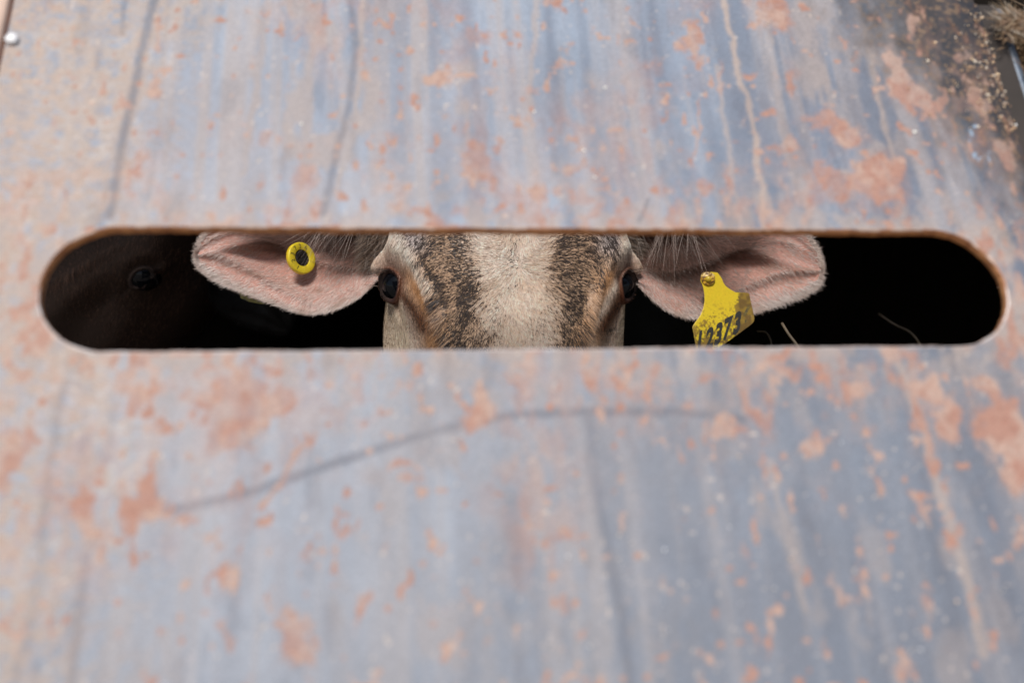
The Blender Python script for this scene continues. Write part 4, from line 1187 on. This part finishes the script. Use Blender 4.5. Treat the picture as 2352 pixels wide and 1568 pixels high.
# fill: fine grid clipped to the outline by scanning rows
def row_span(py):
    xs_ = []
    for k in range(len(outl)):
        (x0, y0), (x1, y1) = outl[k], outl[(k + 1) % len(outl)]
        if (y0 - py) * (y1 - py) < 0: xs_.append(x0 + (py - y0) / (y1 - y0) * (x1 - x0))
    return min(xs_), max(xs_)
rows = np.linspace(624.3, 822.5, 120); ncol = 60
gp = np.array([[(lambda s_: (s_[0] + (s_[1] - s_[0]) * t, py))(row_span(py)) for t in np.linspace(0, 1, ncol)] for py in rows])
def tagw(px, py, h=0.0):
    d = tag_d(px, py) - h + .0022 * np.sin((py - 640) / 60.0)
    return CAM + d[..., None] * (F_ + R_ * ((px - 1176) * KPX)[..., None] + U_ * ((784 - py) * KPX)[..., None])
fr = tagw(gp[..., 0], gp[..., 1]).reshape(-1, 3); bk2 = tagw(gp[..., 0], gp[..., 1], -.0016).reshape(-1, 3)
gx_, gy_ = gp[..., 0].ravel(), gp[..., 1].ravel()
nz1 = fbm(gx_ / 9, gy_ / 9, seed=201, octs=4); nz2 = fbm(gx_ / 3.2, gy_ / 3.2, seed=202, octs=3)
cy_ = np.tile([.60, .45, .020], (len(gx_), 1))
dirt = sstep(.42, .60, nz1 * .6 + nz2 * .4 + .33 * sstep(1670, 1722, gx_) * sstep(664, 700, gy_) + .16 * sstep(735, 800, gy_) + .20 * sstep(1690, 1715, gx_) - .26 * sstep(745, 690, gy_) * sstep(1700, 1680, gx_) - .03)
dirt = np.maximum(dirt, .97 * sstep(0, 14, (gx_ - 1694) * .9 - np.abs(gy_ - 712) * .25 + (nz1 - .5) * 40) )
dirt = np.maximum(dirt, sstep(.48, .62, nz2 * .7 + nz1 * .3 + .14 * sstep(715, 790, gy_) - .05) * .8 * sstep(680, 730, gy_))
cy_ = mixc(cy_, mixc(np.tile([.12, .058, .016], (len(gx_), 1)), [.065, .042, .030], nz1), dirt * .92)
cy_ = mixc(cy_, [.66, .42, .02], .22 * sstep(.4, .7, nz1))
nR = len(rows)
rim = np.concatenate([np.arange(nR) * ncol, (nR - 1) * ncol + np.arange(1, ncol), np.arange(nR - 1)[::-1] * ncol + ncol - 1, np.arange(1, ncol - 1)[::-1]]); r2 = np.roll(rim, -1)
nn0 = nR * ncol
mesh_np('plate', np.vstack([fr, bk2]) - torg, [grid_faces(nR, ncol), grid_faces(nR, ncol, off=nn0, flip=True), np.stack([rim, r2, r2 + nn0, rim + nn0], -1)], M_yellow, tagroot, colors=np.vstack([cy_, cy_ * .6]))
# stud
EDs = ear_depth(1, 1627, 641)
v_, f_ = tube_vf([W(1627, 641, FD - .002), W(1627, 641, (FD + EDs) / 2), W(1627, 641, EDs + .006)], .0035, 12)
mesh_np('pin', v_ - torg, f_, M_yellow, tagroot, colors=np.tile([.5, .36, .03], (len(v_), 1)))
nn, mm = 14, 28
ph = np.linspace(0, np.pi / 2, nn)[:, None]; t_ = np.arange(mm) / mm * 2 * np.pi
rs = 17 * KPX * FD
ctr = tagw(np.array([1625.]), np.array([640.]), .0)[0]
lum = 1 + .12 * (noise3(np.cos(t_) * 2, np.sin(t_) * 2, ph * 2, 6) - .5)
X = (rs * np.sin(ph) * lum * np.cos(t_))[..., None] * R_ + (rs * np.sin(ph) * lum * np.sin(t_))[..., None] * U_ - (rs * .55 * np.cos(ph) ** .6 * (1 + .3 * (noise3(np.cos(t_) * 3, np.sin(t_) * 3, ph * 3, 9) - .5)))[..., None] * F_
xs3 = X.reshape(-1, 3)
nzs = fbm(xs3[:, 0] * 500, xs3[:, 1] * 500, xs3[:, 2] * 500, seed=210)
cs_ = mixc(np.tile([.62, .36, .03], (len(xs3), 1)), [.12, .06, .02], sstep(.42, .6, nzs)); cs_ = mixc(cs_, [.65, .52, .25], sstep(.0, .006, xs3[:, 2]) * sstep(.45, .6, 1 - nzs))
mesh_np('stud', xs3 + ctr - torg, grid_faces(nn, mm, wrap=True), M_yellow, tagroot, colors=cs_)
for ch, (cx_, cy2), mt in zip('123736', ((1607, 784), (1630, 776), (1651, 765), (1671, 753), (1694, 740), (1714, 727)), (0, 0, 0, 0, 0, 1)):
    hpx = 47 / .70; wpx = 38
    def fn(v, cx_=cx_, cy2=cy2):
        px = cx_ + v[:, 0] * wpx * .93 + v[:, 1] * hpx * .12
        py = cy2 - v[:, 0] * wpx * .46 - v[:, 1] * hpx * .99
        return tagw(px, py, .0003 + (v[:, 2] + .02) * .006) - torg
    glyph_obj(ch, fn, M_ink if mt == 0 else M_inkworn, tagroot, .045)

# ================================================================== STRAW
def stalk(pts, r, label):
    pts = np.array([W(*p_) for p_ in pts]); q = np.linspace(0, len(pts) - 1, 12)
    pp = catmull(pts, np.arange(len(pts)), q)
    v, f = tube_vf(pp, r, 7)
    o = mesh_np('straw_stalk', v, f, M_straw, loc=pts[-1]); return tag(o, label, 'straw', 'straw stalks sticking up behind the slot')
stalk([(1796, 742, 1.13), (1812, 768, 1.12), (1835, 800, 1.11), (1862, 860, 1.10)], .0016, 'short thick pale straw leaning in the dark, right of the flag shaped ear tag')
stalk([(1738, 760, 1.28), (1760, 764, 1.27), (1772, 790, 1.26), (1775, 850, 1.25)], .0010, 'faint bent straw just below the right ear')
stalk([(2018, 720, 1.45), (2055, 745, 1.44), (2090, 762, 1.43), (2112, 790, 1.42), (2135, 850, 1.4)], .0013, 'long dim slanting straw in the dark right part of the slot')
stalk([(2290, 660, 1.0), (2318, 656, 1.0), (2340, 654, 1.0), (2400, 665, 1.02)], .0011, 'tiny level straw at the right end of the slot')

def hay_mass(name, n, center, spread, label, kind='stuff', cols=[(.30, .19, .10), (.20, .12, .065), (.38, .27, .16), (.12, .07, .04)], L=(.03, .09), rad=.0007, parent=None):
    fur = Fur(); r = np.random.default_rng(3)
    c0 = np.array(center) + r.normal(0, 1, (n, 3)) * np.array(spread)
    d = r.normal(0, 1, (n, 3)); d /= np.linalg.norm(d, axis=1)[:, None]
    nr = np.cross(d, r.normal(0, 1, (n, 3))); nr /= np.linalg.norm(nr, axis=1)[:, None]
    cc = np.array(cols)[r.integers(0, len(cols), n)] * r.uniform(.4, 1.0, (n, 1))
    fur.add(c0, nr, d, r.uniform(L[0], L[1], n), rad * 2, cc, lift=.2, curl=.5, seed=4, nseg=4)
    return fur
hm = hay_mass('hay', 9000, P3(EA1 + .075, BT - .06, -.05), (.022, .055, .03), '', L=(.02, .06))
cb_, rb_ = P3(EA1 + .055, BT - .12, -.075), .001
ho = hm.build('hay_clump', M_hay, None); tag(ho, 'brown hay clump beyond the upper right border of the panel', 'hay', kind='stuff')
hw2 = Fur(); r = np.random.default_rng(12); k = 260
ab = np.stack([on_panel(2300 + 60 * r.random(), 40 + abs(r.normal(0, 26))) for _ in range(k)])
hw2.add(P3(ab[:, 0], ab[:, 1], -.002 + .008 * r.random(k)), np.tile(N_, (k, 1)), np.tile(-A_, (k, 1)) + r.normal(0, .8, (k, 3)), .017, .0012, np.array(hay_cols)[r.integers(0, 5, k)] * .6, lift=.3, curl=.9, seed=6, nseg=4)
tag(hw2.build('hay_wisps', M_hay, None), 'thin hay wisps curling over the panel border in the upper right corner', 'hay', kind='stuff')

# hay heap in the manger under the slot, it carries the stalks
hp_ = hay_mass('hay', 9000, (0.25, 1.36, .93), (.42, .07, .05), '')
tag(hp_.build('manger_hay', M_hay, None), 'loose hay heaped behind the panel below the slot', 'hay', kind='stuff')
manger = empty('manger', (0, 1.2, 0)); tag(manger, 'dark timber manger behind the panel below the slot', 'manger')
for nm, c_, s_ in (('board', (.1, 1.08, .82), (1.9, .025, .22)), ('board', (.1, 1.50, .82), (1.9, .025, .22)), ('bottom', (.1, 1.29, .71), (1.9, .39, .02)), ('leg', (-.8, 1.08, .34), (.06, .06, .72)), ('leg', (1.0, 1.08, .34), (.06, .06, .72)), ('leg', (-.8, 1.50, .34), (.06, .06, .72)), ('leg', (1.0, 1.50, .34), (.06, .06, .72))):
    o = box(nm, np.array(c_) - np.array([0, 1.2, 0]), s_, M_wood, manger)
print('done')
